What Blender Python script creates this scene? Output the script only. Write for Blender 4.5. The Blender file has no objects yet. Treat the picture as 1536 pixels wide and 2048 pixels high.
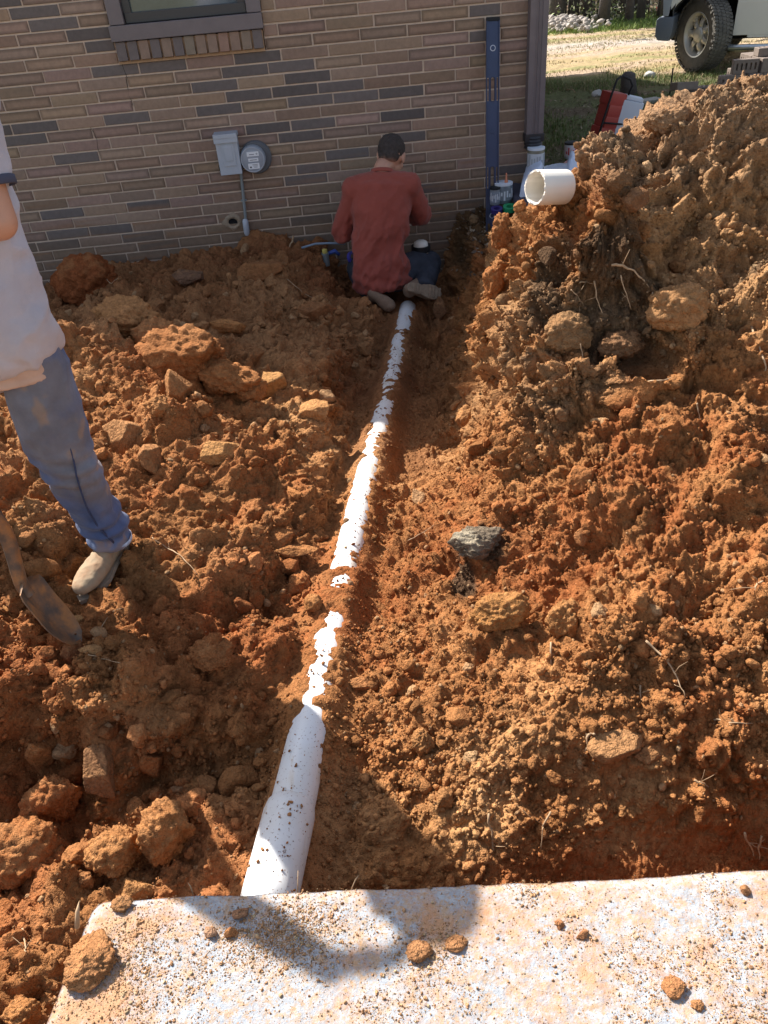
import bpy, bmesh, math, random
import numpy as np
from mathutils import Vector, Matrix
SC = bpy.context.scene
COL = SC.collection
rng = np.random.default_rng(7)
R = math.radians
# ------------------------------------------------------------------ camera (at the origin, 1.42 m above the slab)
F_PX, PITCH, ROLL, YAW = 1539.0, R(36.515), R(-5.2774), R(1.335)
WALL_Y = 5.767
def ray(u, v):
    a = (u-768)/F_PX; b = (1024-v)/F_PX
    cr, sr = math.cos(ROLL), math.sin(ROLL); x = a*cr-b*sr; up = a*sr+b*cr
    cp, sp = math.cos(PITCH), math.sin(PITCH); yy = cp+up*sp; z = -sp+up*cp
    cy, sy = math.cos(YAW), math.sin(YAW)
    return np.array([x*cy+yy*sy, -x*sy+yy*cy, z])
FW = ray(768, 1024); RT = ray(768+F_PX, 1024)-FW; UP = ray(768, 1024-F_PX)-FW
cam_d = bpy.data.cameras.new('camera'); cam = bpy.data.objects.new('camera', cam_d); COL.objects.link(cam)
cam.matrix_world = Matrix(((RT[0], UP[0], -FW[0], 0), (RT[1], UP[1], -FW[1], 0), (RT[2], UP[2], -FW[2], 0), (0, 0, 0, 1)))
cam_d.sensor_fit = 'VERTICAL'; cam_d.sensor_height = 36; cam_d.lens = 36*F_PX/2048
cam_d.clip_start = 0.05; cam_d.clip_end = 800
SC.camera = cam
def ground_pt(u, v, z): d = ray(u, v); return d*(z/d[2])
# ------------------------------------------------------------------ light
SUN_EL, SUN_AZ = R(43), R(40.5)      # azimuth of the light's travel, from -Y towards +X
W = bpy.data.worlds.new('World'); SC.world = W; W.use_nodes = True
nt = W.node_tree; bg = nt.nodes['Background']; sky = nt.nodes.new('ShaderNodeTexSky')
sky.sky_type = 'NISHITA'; sky.sun_disc = False; sky.sun_elevation = SUN_EL
to_sun = Vector((-math.sin(SUN_AZ)*math.cos(SUN_EL), math.cos(SUN_AZ)*math.cos(SUN_EL), math.sin(SUN_EL)))
sky.sun_rotation = math.atan2(to_sun.x, to_sun.y) % (2*math.pi)
sky.air_density = 1.0; sky.dust_density = 1.5
bg.inputs['Strength'].default_value = 0.11
hs = nt.nodes.new('ShaderNodeHueSaturation'); hs.inputs['Saturation'].default_value = .72
nt.links.new(sky.outputs[0], hs.inputs['Color']); nt.links.new(hs.outputs[0], bg.inputs['Color'])
sd = bpy.data.lights.new('sun', 'SUN'); sd.energy = 5.0; sd.angle = R(0.55); sd.color = (1.0, 0.955, 0.89)
so = bpy.data.objects.new('sun', sd); COL.objects.link(so)
so.rotation_euler = (-to_sun).to_track_quat('-Z', 'Y').to_euler()
SC.view_settings.view_transform = 'Standard'; SC.view_settings.look = 'None'
SC.view_settings.exposure = 1.12; SC.view_settings.gamma = 1.0
SC.render.engine = 'CYCLES'

# ------------------------------------------------------------------ numpy noise
def _h(ix, iy, iz, s):
    h = (ix.astype(np.uint32)*np.uint32(374761393) + iy.astype(np.uint32)*np.uint32(668265263)
         + iz.astype(np.uint32)*np.uint32(2147483647) + np.uint32(s*974634777 & 0xffffffff))
    h = (h ^ (h >> np.uint32(13)))*np.uint32(1274126177)
    h = (h ^ (h >> np.uint32(16)))*np.uint32(2246822519)
    return h ^ (h >> np.uint32(15))
def rnd(ix, iy, iz, s): return _h(ix, iy, iz, s).astype(np.float32)/np.float32(4294967295.0)
def vnoise(p, s=0):
    i = np.floor(p).astype(np.int32); f = (p-i).astype(np.float32); f = f*f*(3-2*f)
    o = 0
    for dx in (0, 1):
        wx = f[:, 0] if dx else 1-f[:, 0]
        for dy in (0, 1):
            wy = f[:, 1] if dy else 1-f[:, 1]
            for dz in (0, 1):
                wz = f[:, 2] if dz else 1-f[:, 2]
                o = o + wx*wy*wz*rnd(i[:, 0]+dx, i[:, 1]+dy, i[:, 2]+dz, s)
    return o*2-1
def fbm(p, s=0, n=4, g=0.5):
    o = 0; a = 1; t = 0
    for k in range(n):
        o = o + a*vnoise(p*(2.03**k)+k*11.3, s+k); t += a; a *= g
    return o/t
def lumps(p, s=0, r=0.65, pw=0.6, facet=0.0):
    """compactly supported rounded lumps, one per jittered cell; facet > 0 chops them with tilted planes"""
    b = np.floor(p-0.5).astype(np.int32); out = np.zeros(len(p), np.float32)
    for dx in (0, 1):
        for dy in (0, 1):
            for dz in (0, 1):
                i = b+np.array([dx, dy, dz], np.int32); ix, iy, iz = i[:, 0], i[:, 1], i[:, 2]
                e = p - (i + 0.5 + 0.7*(np.stack([rnd(ix, iy, iz, s+1), rnd(ix, iy, iz, s+2), rnd(ix, iy, iz, s+3)], 1)-0.5))
                hh = 0.35+0.65*rnd(ix, iy, iz, s+4)
                rr = r*(0.6+0.4*rnd(ix, iy, iz, s+5))
                q = 1-(e*e).sum(1)/(rr*rr)
                d = hh*np.power(np.clip(q, 0, 1), pw)
                if facet > 0:
                    gx = rnd(ix, iy, iz, s+6)-0.5; gy = rnd(ix, iy, iz, s+7)-0.5; gz = rnd(ix, iy, iz, s+8)-0.5
                    pl = hh*0.62 + facet*(gx*e[:, 0]+gy*e[:, 1]+gz*e[:, 2])*2
                    d = np.minimum(d, np.maximum(pl, 0))
                out = np.maximum(out, d)
    return out
def sst(a, b, x):
    t = np.clip((x-a)/(b-a), 0, 1); return t*t*(3-2*t)

# ------------------------------------------------------------------ helpers
def link(o, parent=None):
    COL.objects.link(o)
    if parent is not None: o.parent = parent
    return o
def tag(o, label=None, cat=None, group=None, kind=None):
    if label: o['label'] = label
    if cat: o['category'] = cat
    if group: o['group'] = group
    if kind: o['kind'] = kind
    return o
def empty(name, loc, label, cat, group=None, rz=0):
    o = bpy.data.objects.new(name, None); o.empty_display_size = 0.1; o.location = loc; o.rotation_euler = (0, 0, rz)
    link(o); return tag(o, label, cat, group)
def np_mesh(name, V, Fc, mat=None, parent=None, smooth=True, col=None, base=None):
    """V (n,3), Fc (m,k) equal-size faces or list of such arrays"""
    me = bpy.data.meshes.new(name); V = np.asarray(V, np.float32)
    L = Fc if isinstance(Fc, list) else [Fc]
    L = [np.asarray(a, np.int32) for a in L]
    me.vertices.add(len(V)); me.vertices.foreach_set('co', V.ravel())
    n = sum(len(a) for a in L); idx = np.concatenate([a.ravel() for a in L]); tot = np.concatenate([np.full(len(a), a.shape[1], np.int32) for a in L])
    st = np.concatenate([[0], np.cumsum(tot)[:-1]]).astype(np.int32)
    me.loops.add(len(idx)); me.loops.foreach_set('vertex_index', idx)
    me.polygons.add(n); me.polygons.foreach_set('loop_start', st)
    me.polygons.foreach_set('use_smooth', np.full(n, smooth, bool))
    if col is not None:
        at = me.color_attributes.new('Col', 'FLOAT_COLOR', 'POINT')
        c4 = np.ones((len(V), 4), np.float32); c4[:, :3] = col; at.data.foreach_set('color', c4.ravel())
    me.update(calc_edges=True)
    if mat: me.materials.append(mat)
    o = bpy.data.objects.new(name, me); link(o, parent)
    if base is not None: o.location = base
    return o
class MB:
    def __init__(s): s.v = []; s.f = []; s.c = []
    def add(s, V, Fs, col=None):
        n = len(s.v); s.v += [tuple(p) for p in V]; s.f += [tuple(i+n for i in f) for f in Fs]
        s.c += [col or (1, 1, 1)]*len(V)
    def box(s, c, h, M=None, col=None, bev=0):
        x, y, z = h; b = min(bev, x*.45, y*.45, z*.45)
        if b <= 0:
            V = [Vector((i*x, j*y, k*z)) for i in (-1, 1) for j in (-1, 1) for k in (-1, 1)]
            Fs = [(0, 1, 3, 2), (4, 6, 7, 5), (0, 4, 5, 1), (2, 3, 7, 6), (0, 2, 6, 4), (1, 5, 7, 3)]
        else:
            bm = bmesh.new(); bmesh.ops.create_cube(bm, size=2, matrix=Matrix.Diagonal((x, y, z, 1)))
            bmesh.ops.bevel(bm, geom=bm.edges[:], offset=b, segments=2, profile=.7, affect='EDGES')
            bm.verts.index_update(); V = [v.co.copy() for v in bm.verts]; Fs = [tuple(v.index for v in f.verts) for f in bm.faces]; bm.free()
        c = Vector(c)
        V = [(M @ v if M is not None else v)+c for v in V]
        s.add(V, Fs, col); return s
    def tube(s, pts, rad, n=10, cap=True, col=None, flat=1.0, upv=None):
        pts = [Vector(p) for p in pts]; m = len(pts)
        rr = rad if hasattr(rad, '__len__') else [rad]*m
        t0 = (pts[1]-pts[0]).normalized(); up = Vector(upv) if upv else (Vector((0, 0, 1)) if abs(t0.z) < .9 else Vector((1, 0, 0)))
        V = []; a = (up-t0*up.dot(t0)).normalized()
        for i in range(m):
            t = (pts[min(i+1, m-1)]-pts[max(i-1, 0)]).normalized(); a = (a-t*a.dot(t)).normalized(); b = t.cross(a)
            r_ = rr[i]; ra, rb = (r_ if hasattr(r_, '__len__') else (r_*flat, r_))
            for k in range(n):
                w = 2*math.pi*k/n; V.append(pts[i]+a*(math.cos(w)*ra)+b*(math.sin(w)*rb))
        Fs = [(i*n+k, i*n+(k+1) % n, (i+1)*n+(k+1) % n, (i+1)*n+k) for i in range(m-1) for k in range(n)]
        if cap: Fs += [tuple(range(n-1, -1, -1)), tuple((m-1)*n+k for k in range(n))]
        s.add(V, Fs, col); return s
    def lathe(s, prof, c, axis=(0, 0, 1), n=24, col=None, cap=False, xref=None):
        """prof: list of (radius, height along axis)"""
        ax = Vector(axis).normalized(); q = Vector(xref) if xref else (Vector((1, 0, 0)) if abs(ax.x) < .9 else Vector((0, 1, 0)))
        a = (q-ax*q.dot(ax)).normalized(); b = ax.cross(a); c = Vector(c); V = []
        for r_, h in prof:
            for k in range(n):
                w = 2*math.pi*k/n; V.append(c+ax*h+(a*math.cos(w)+b*math.sin(w))*r_)
        m = len(prof)
        Fs = [(i*n+k, i*n+(k+1) % n, (i+1)*n+(k+1) % n, (i+1)*n+k) for i in range(m-1) for k in range(n)]
        if cap: Fs += [tuple(range(n-1, -1, -1)), tuple((m-1)*n+k for k in range(n))]
        s.add(V, Fs, col); return s
    def prism(s, poly, y0, y1, col=None, M=None, bev=0):
        """poly in (x,z), extruded along y"""
        n = len(poly); V = [Vector((x, y0, z)) for x, z in poly]+[Vector((x, y1, z)) for x, z in poly]
        Fs = [tuple(range(n)), tuple(range(2*n-1, n-1, -1))]+[(i, i+n, (i+1) % n+n, (i+1) % n) for i in range(n)]
        if bev > 0:
            bm = bmesh.new(); vs = [bm.verts.new(v) for v in V]
            for f in Fs: bm.faces.new([vs[i] for i in f])
            bmesh.ops.recalc_face_normals(bm, faces=bm.faces[:])
            es = [e for e in bm.edges if len(e.link_faces) == 2 and e.calc_face_angle(0) > .5]
            bmesh.ops.bevel(bm, geom=es, offset=bev, segments=2, profile=.6, affect='EDGES')
            bm.verts.index_update(); V = [v.co.copy() for v in bm.verts]; Fs = [tuple(v.index for v in f.verts) for f in bm.faces]; bm.free()
        if M is not None: V = [M @ v for v in V]
        s.add(V, Fs, col); return s
    def build(s, name, mat, parent=None, smooth=False, usecol=False, loc=None, angle=None):
        me = bpy.data.meshes.new(name); me.from_pydata([tuple(v) for v in s.v], [], s.f); me.update()
        bm = bmesh.new(); bm.from_mesh(me); bmesh.ops.recalc_face_normals(bm, faces=bm.faces[:]); bm.to_mesh(me); bm.free()
        if usecol:
            at = me.color_attributes.new('Col', 'FLOAT_COLOR', 'POINT')
            for i, c in enumerate(s.c): at.data[i].color = (*c[:3], 1)
        me.materials.append(mat)
        if smooth:
            for p in me.polygons: p.use_smooth = True
            if angle is not None:
                me.set_sharp_from_angle(angle=R(angle))
        o = bpy.data.objects.new(name, me); link(o, parent)
        if loc is not None: o.location = loc
        return o
def cut(P):   # points -> pixels, for laying things onto the relief
    P = np.asarray(P); w = P@FW
    return 768+F_PX*(P@RT)/w, 1024-F_PX*(P@UP)/w, w

# ------------------------------------------------------------------ materials
def mat(name, rgb=(.5, .5, .5), rough=.6, metal=0.0, attr=False, var=0.0, vscale=8, bump=0.0, bscale=60, coat=0.0, spec=.5, rgb2=None, sheen=0.0, bump2=0, bscale2=400):
    m = bpy.data.materials.new(name); m.use_nodes = True; t = m.node_tree; b = t.nodes['Principled BSDF']
    b.inputs['Roughness'].default_value = rough; b.inputs['Metallic'].default_value = metal
    b.inputs['Specular IOR Level'].default_value = spec
    if coat: b.inputs['Coat Weight'].default_value = coat; b.inputs['Coat Roughness'].default_value = .08
    if sheen: b.inputs['Sheen Weight'].default_value = sheen
    tc = t.nodes.new('ShaderNodeTexCoord')
    if attr:
        a = t.nodes.new('ShaderNodeVertexColor'); a.layer_name = 'Col'; src = a.outputs['Color']
    else:
        a = t.nodes.new('ShaderNodeRGB'); a.outputs[0].default_value = (*rgb, 1); src = a.outputs[0]
    if var or rgb2:
        n = t.nodes.new('ShaderNodeTexNoise'); n.inputs['Scale'].default_value = vscale; n.inputs['Detail'].default_value = 8; n.inputs['Roughness'].default_value = .62
        t.links.new(tc.outputs['Object'], n.inputs['Vector'])
        if rgb2:
            cr = t.nodes.new('ShaderNodeMapRange'); cr.inputs['From Min'].default_value = .42; cr.inputs['From Max'].default_value = .62
            t.links.new(n.outputs['Fac'], cr.inputs['Value'])
            mx = t.nodes.new('ShaderNodeMix'); mx.data_type = 'RGBA'; t.links.new(cr.outputs[0], mx.inputs['Factor'])
            t.links.new(src, mx.inputs['A']); mx.inputs['B'].default_value = (*rgb2, 1); src = mx.outputs['Result']
        if var:
            mr = t.nodes.new('ShaderNodeMapRange'); mr.inputs['From Min'].default_value = .25; mr.inputs['From Max'].default_value = .75
            mr.inputs['To Min'].default_value = 1-var; mr.inputs['To Max'].default_value = 1+var
            t.links.new(n.outputs['Fac'], mr.inputs['Value'])
            vm = t.nodes.new('ShaderNodeVectorMath'); vm.operation = 'SCALE'; t.links.new(src, vm.inputs[0]); t.links.new(mr.outputs[0], vm.inputs['Scale']); src = vm.outputs[0]
    t.links.new(src, b.inputs['Base Color'])
    nrm = None
    for bb, bs in ((bump, bscale), (bump2, bscale2)):
        if bb:
            n2 = t.nodes.new('ShaderNodeTexNoise'); n2.inputs['Scale'].default_value = bs; n2.inputs['Detail'].default_value = 6; n2.inputs['Roughness'].default_value = .65
            t.links.new(tc.outputs['Object'], n2.inputs['Vector'])
            bp = t.nodes.new('ShaderNodeBump'); bp.inputs['Strength'].default_value = 1; bp.inputs['Distance'].default_value = bb
            t.links.new(n2.outputs['Fac'], bp.inputs['Height'])
            if nrm: t.links.new(nrm, bp.inputs['Normal'])
            nrm = bp.outputs['Normal']
    if nrm: t.links.new(nrm, b.inputs['Normal'])
    return m
def soil_mat():
    m = bpy.data.materials.new('clay_soil'); m.use_nodes = True; t = m.node_tree; b = t.nodes['Principled BSDF']
    b.inputs['Roughness'].default_value = .97; b.inputs['Specular IOR Level'].default_value = .12
    a = t.nodes.new('ShaderNodeVertexColor'); a.layer_name = 'Col'
    g = t.nodes.new('ShaderNodeNewGeometry')
    def noise(sc, det=6, ro=.65):
        n = t.nodes.new('ShaderNodeTexNoise'); n.inputs['Scale'].default_value = sc; n.inputs['Detail'].default_value = det; n.inputs['Roughness'].default_value = ro
        t.links.new(g.outputs['Position'], n.inputs['Vector']); return n
    n1 = noise(55, 5, .7); mr = t.nodes.new('ShaderNodeMapRange'); mr.inputs['From Min'].default_value = .3; mr.inputs['From Max'].default_value = .7
    mr.inputs['To Min'].default_value = .72; mr.inputs['To Max'].default_value = 1.28; t.links.new(n1.outputs['Fac'], mr.inputs['Value'])
    vm = t.nodes.new('ShaderNodeVectorMath'); vm.operation = 'SCALE'; t.links.new(a.outputs['Color'], vm.inputs[0]); t.links.new(mr.outputs[0], vm.inputs['Scale'])
    # pale grit specks
    n3 = noise(300, 2, .5); m3 = t.nodes.new('ShaderNodeMapRange'); m3.inputs['From Min'].default_value = .66; m3.inputs['From Max'].default_value = .74
    m3.inputs['To Max'].default_value = .55; t.links.new(n3.outputs['Fac'], m3.inputs['Value'])
    mx = t.nodes.new('ShaderNodeMix'); mx.data_type = 'RGBA'; t.links.new(m3.outputs[0], mx.inputs['Factor']); t.links.new(vm.outputs[0], mx.inputs['A'])
    mx.inputs['B'].default_value = (.50, .33, .18, 1); t.links.new(mx.outputs['Result'], b.inputs['Base Color'])
    nrm = None
    for sc, ds in ((90, .010), (260, .004)):
        vo = t.nodes.new('ShaderNodeTexVoronoi'); vo.inputs['Scale'].default_value = sc; vo.feature = 'SMOOTH_F1'; vo.inputs['Smoothness'].default_value = .35
        nn = noise(sc*1.7, 4, .6); ad = t.nodes.new('ShaderNodeMath'); ad.operation = 'SUBTRACT'
        t.links.new(g.outputs['Position'], vo.inputs['Vector']); t.links.new(nn.outputs['Fac'], ad.inputs[0]); t.links.new(vo.outputs['Distance'], ad.inputs[1])
        bp = t.nodes.new('ShaderNodeBump'); bp.inputs['Strength'].default_value = .75; bp.inputs['Distance'].default_value = ds
        t.links.new(ad.outputs[0], bp.inputs['Height'])
        if nrm: t.links.new(nrm, bp.inputs['Normal'])
        nrm = bp.outputs['Normal']
    t.links.new(nrm, b.inputs['Normal'])
    return m
M_SOIL = soil_mat()
M_ROOT = mat('pale_root', (.38, .25, .14), .85, var=.3, vscale=60)
# ------------------------------------------------------------------ relief of the dig
ST = {
 -0.4: [(-3.5, -1.74), (-1.6, -1.78), (-1.0, -1.80), (-.7, -1.76), (-.5, -1.62), (3, -1.62), (5, -1.6)],
 0.50: [(-3.5, -1.72), (-1.6, -1.76), (-1.15, -1.80), (-.8, -1.80), (-.62, -1.72), (-.5, -1.62), (1, -1.62), (5, -1.62)],
 0.72: [(-3.5, -1.70), (-1.6, -1.76), (-1.15, -1.80), (-.8, -1.81), (-.5, -1.81), (-.38, -1.79), (0, -1.86), (.5, -1.92), (1, -1.9), (2, -1.85), (5, -1.6)],
 0.92: [(-3.5, -1.68), (-1.6, -1.76), (-1.1, -1.80), (-.78, -1.80), (-.55, -1.81), (-.33, -1.81), (-.1, -1.82), (.15, -1.85), (.5, -1.91), (1, -1.88), (2, -1.82), (5, -1.5)],
 1.12: [(-3.5, -1.70), (-1.6, -1.79), (-1.1, -1.84), (-.75, -1.83), (-.5, -1.81), (-.3, -1.80), (-.1, -1.79), (.15, -1.76), (.45, -1.70), (.8, -1.66), (1.2, -1.58), (2, -1.5), (5, -1.4)],
 1.38: [(-3.5, -1.68), (-1.6, -1.78), (-1.15, -1.84), (-.8, -1.84), (-.45, -1.81), (-.25, -1.79), (0, -1.74), (.3, -1.64), (.6, -1.54), (1, -1.46), (2, -1.3), (5, -1.2)],
 1.52: [(-3.5, -1.44), (-1.6, -1.56), (-1.1, -1.61), (-.7, -1.65), (-.45, -1.71), (-.28, -1.78), (-.2, -1.80), (.1, -1.73), (.35, -1.64), (.62, -1.50), (1, -1.40), (2, -1.24), (5, -1.15)],
 1.72: [(-3.5, -1.42), (-1.6, -1.53), (-1.1, -1.60), (-.7, -1.63), (-.4, -1.69), (-.25, -1.76), (-.17, -1.81), (.1, -1.74), (.4, -1.62), (.68, -1.44), (1, -1.32), (2, -1.15), (5, -1.1)],
 2.10: [(-3.5, -1.40), (-1.6, -1.50), (-1.0, -1.59), (-.6, -1.63), (-.35, -1.70), (-.2, -1.80), (-.11, -1.85), (.08, -1.80), (.28, -1.70), (.38, -1.54), (.48, -1.43), (.72, -1.25), (1, -1.15), (1.6, -1.0), (5, -1.0)],
 2.50: [(-3.5, -1.40), (-1.6, -1.44), (-1.0, -1.49), (-.6, -1.55), (-.32, -1.64), (-.18, -1.80), (-.06, -1.87), (.12, -1.85), (.28, -1.80), (.36, -1.68), (.41, -1.32), (.50, -1.12), (.66, -.95), (1, -.85), (1.6, -.76), (5, -.9)],
 2.90: [(-3.5, -1.44), (-1.8, -1.46), (-1.2, -1.47), (-.7, -1.53), (-.28, -1.66), (-.12, -1.83), (-.02, -1.89), (.22, -1.88), (.39, -1.85), (.45, -1.62), (.50, -1.22), (.56, -.98), (.70, -.82), (.80, -.71), (.95, -.61), (1.3, -.46), (1.8, -.44), (3, -.75), (5, -1.2)],
 3.30: [(-3.5, -1.5), (-1.8, -1.46), (-1.2, -1.46), (-.7, -1.54), (-.2, -1.70), (-.05, -1.86), (.05, -1.91), (.34, -1.91), (.48, -1.87), (.54, -1.5), (.60, -1.18), (.70, -1.02), (.85, -.88), (1.1, -.68), (1.5, -.55), (2.0, -.52), (3, -.9), (5, -1.45)],
 3.80: [(-3.5, -1.6), (-2, -1.56), (-1.3, -1.52), (-.6, -1.58), (-.15, -1.75), (.02, -1.92), (.14, -1.95), (.46, -1.95), (.55, -1.88), (.62, -1.5), (.68, -1.28), (.85, -1.14), (1.2, -1.04), (1.8, -.92), (2.4, -.95), (3.2, -1.4), (5, -1.55)],
 4.40: [(-3.5, -1.7), (-2, -1.66), (-1.3, -1.60), (-.5, -1.65), (0, -1.82), (.12, -1.97), (.24, -1.99), (.62, -1.98), (.70, -1.72), (.76, -1.54), (1.0, -1.50), (1.6, -1.44), (2.4, -1.45), (3.2, -1.56), (5, -1.58)],
 5.00: [(-3.5, -1.8), (-2, -1.76), (-1.2, -1.68), (-.5, -1.68), (-.15, -1.80), (.05, -1.97), (.72, -1.98), (.82, -1.62), (1.1, -1.55), (1.7, -1.55), (5, -1.58)],
 5.90: [(-3.5, -1.88), (-2, -1.86), (-1.2, -1.74), (-.5, -1.66), (-.2, -1.74), (-.05, -1.96), (.72, -1.96), (.82, -1.60), (1.0, -1.53), (5, -1.57)],
}
def relief(x, y):
    ys = np.array(sorted(ST)); xs = np.linspace(-3.6, 5.1, 436)
    T = np.array([np.interp(xs, [a for a, _ in ST[k]], [b for _, b in ST[k]]) for k in ys])
    ker = np.exp(-np.linspace(-2, 2, 7)**2); ker /= ker.sum()
    T = np.array([np.convolve(np.pad(t, 3, 'edge'), ker, 'valid') for t in T])
    # Catmull-Rom in y
    k = np.clip(np.searchsorted(ys, y, 'right')-1, 0, len(ys)-2); h = ys[k+1]-ys[k]; t = np.clip((y-ys[k])/h, 0, 1)
    fx = np.clip((x-xs[0])/(xs[1]-xs[0]), 0, len(xs)-1.001); i = fx.astype(int); fx = fx-i
    S = lambda kk: T[kk, i]*(1-fx)+T[kk, i+1]*fx
    k0 = np.clip(k-1, 0, len(ys)-1); k3 = np.clip(k+2, 0, len(ys)-1)
    p0, p1, p2, p3 = S(k0), S(k), S(k+1), S(k3)
    m1 = (p2-p0)/np.maximum(ys[k+1]-ys[k0], 1e-6)*h; m2 = (p3-p1)/np.maximum(ys[k3]-ys[k], 1e-6)*h
    t2 = t*t; t3 = t2*t
    return (2*t3-3*t2+1)*p1+(t3-2*t2+t)*m1+(-2*t3+3*t2)*p2+(t3-t2)*m2
def gauss(x, y, cx, cy, sx, sy, a=0):
    c, s = math.cos(a), math.sin(a); u = (x-cx)*c+(y-cy)*s; v = -(x-cx)*s+(y-cy)*c
    return np.exp(-(u/sx)**2-(v/sy)**2)
def pipe_x(y): return -.32+.178*(y-.9)
def pipe_z(y): return -1.665-.071*(y-.9)      # centre line of the pipe is 57 mm below its top
NX, NY = 1080, 1060
tx = np.linspace(0, 1, NX); xs_ = -3.4+7.6*(tx+.11*np.sin(2*math.pi*(tx-.03))*1.0)   # denser around x = 0
xs_ = (xs_-xs_[0])/(xs_[-1]-xs_[0])*7.6-3.4
ty = np.linspace(0, 1, NY); ys_ = -.3+6.12*(ty**1.25)
X, Y = np.meshgrid(xs_, ys_); x = X.ravel(); y = Y.ravel()
wx = .05*fbm(np.stack([x*3, y*3, x*0], 1), 3, 3); wy = .05*fbm(np.stack([x*3, y*3, x*0+9], 1), 5, 3)
z = relief(x+wx*.8, y+wy*.8)
# named features of the ground
z += .26*gauss(x, y, .88, 2.50, .15, .15)*sst(.66, .74, x)+.14*gauss(x, y, -1.42, 3.52, .50, .13, R(-38))+.05*gauss(x, y, -.95, 3.15, .35, .12, R(-45))   # long ridge of the left heap
z -= .05*gauss(x, y, -1.7, 3.3, .3, .15, R(-38))
z -= .17*gauss(x, y, .87, 2.34, .15, .085, R(-15))                      # hollow with hanging roots
z -= .13*gauss(x, y, .96, 2.25, .06, .05); z -= .045*gauss(x, y, -.92, 2.0, .10, .17)
z += .06*gauss(x, y, .68, 2.22, .10, .08)
z -= .10*gauss(x, y, 1.25, 1.85, .12, .12)
z -= .04*gauss(x, y, -.95, 1.22, .28, .10, R(15))                          # dark hollow lower left
z -= .07*gauss(x, y, -.55, 1.35, .14, .10)
z += .07*gauss(x, y, .60, 1.34, .20, .10, R(20))
z += .06*gauss(x, y, .30, 1.62, .14, .10)
z -= .05*gauss(x, y, .45, 1.10, .15, .06)
P0 = np.stack([x, y, z], 1).astype(np.float32)
Zg = z.reshape(NY, NX)
dzx = np.gradient(Zg, xs_, axis=1); dzy = np.gradient(Zg, ys_, axis=0)
Nn = np.stack([-dzx.ravel(), -dzy.ravel(), np.ones(NX*NY)], 1); Nn /= np.linalg.norm(Nn, axis=1)[:, None]; Nn = Nn.astype(np.float32)
# where the ground is smooth: trench floor, tool-cut face in front of the slab, blades of loose fines
floor_ = sst(.26, .12, np.abs(x-pipe_x(y)-.06))*sst(2.6, 3.0, y)
cutf = sst(1.06, .96, y)*sst(.05, .35, x)
nearp = sst(.16, .07, np.abs(x-pipe_x(y)))
fine = np.clip(.75*floor_+.92*cutf+.45*sst(.0, .5, fbm(P0*1.7+4, 21, 3)), 0, 1)
hm = sst(.3, .5, x)*sst(1.9, 2.3, y); fine = fine*(1-.75*hm)
lump = 1-fine
warp = np.stack([fbm(P0*9, 31, 3), fbm(P0*9+5, 32, 3), fbm(P0*9+9, 33, 3)], 1)*.035
Q = P0+warp
left = sst(.1, -.3, x-pipe_x(y))
d = (.070+.05*left)*lumps(Q/.26, 100, facet=.9)*(.25+.75*lump)*(.4+.6*sst(-.25, .35, fbm(P0*2.2, 40, 2)))
heap = sst(.25, .45, x)*sst(1.2, 1.5, y)
d += (hm+.55*(1-hm)*(lump**1.5)*(1-nearp))*(.040*np.clip(1-3.2*np.abs(fbm(Q*9, 118, 3)), -1, 1)+.019*np.clip(1-3.2*np.abs(fbm(Q*21+4, 119, 3)), -1, 1)-.008)-.034*hm
d += heap*.13*lumps(Q/.40+9, 104, facet=.8)*(.3+.7*lump)-heap*.10*np.clip(lumps(Q/.33+2, 108, pw=1.2)-.25, 0, 1)-heap*.055
d += left*sst(.8, 1.0, y)*(.09*lumps(Q/.34+5, 112, facet=.9)-.07*np.clip(lumps(Q/.24+12, 116, pw=1.2)-.3, 0, 1))
d += (.050+.018*left)*lumps(Q/.115, 120, facet=.7)*(.2+.8*lump)
d += .034*lumps(Q/.058+3, 140, facet=.5)*(.25+.75*lump)
d += .018*lumps(Q/.028+7, 160)*(.35+.65*lump)
d += .0080*lumps(Q/.0135+2, 180)
d += .03*fbm(P0*4, 50, 4)
d -= .060
d *= (1-.75*nearp)
P = P0+Nn*d[:, None]
# ease the soil off the pipe, covering it only in places
s_ = y; px_, pz_ = pipe_x(y), pipe_z(y)
r_in = np.abs(x-px_)
def bandv(yy, pts): return np.interp(yy, [a for a, _ in pts], [b for _, b in pts])
# height of the soil on the crown of the pipe, relative to the crown (negative = bare)
cov = bandv(y, [(.7, -.11), (1.12, -.085), (1.25, -.035), (1.38, -.016), (1.44, .004), (1.48, -.008), (1.60, -.004), (1.72, -.008), (1.80, .002), (1.85, .03), (1.93, .03), (1.98, -.006), (2.01, -.006), (2.05, .02), (2.09, -.006), (2.2, -.011), (2.7, -.008), (2.8, -.006), (2.86, .008), (2.92, -.001), (3.0, .001), (3.1, -.001), (3.5, -.001), (4.0, -.002), (4.5, -.003), (4.8, -.010), (6, -.05)])-.005
side = np.clip(r_in/.11, 0, 1.6)
target = pz_+cov+.016*fbm(P0*38, 60, 3)+.018*fbm(P0*12+5, 62, 2)+.012*lumps(Q/.05+1, 61)-.004 - .035*np.exp(-(r_in/.055)**2)*0
w = np.exp(-(r_in/.085)**4)*sst(5.0, 4.8, y)*sst(.55, .7, y)
P[:, 2] = P[:, 2]*(1-w)+target*w
PX, PY, PW = cut(P); PX = np.where(PW > .05, PX, -1e5)
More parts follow.
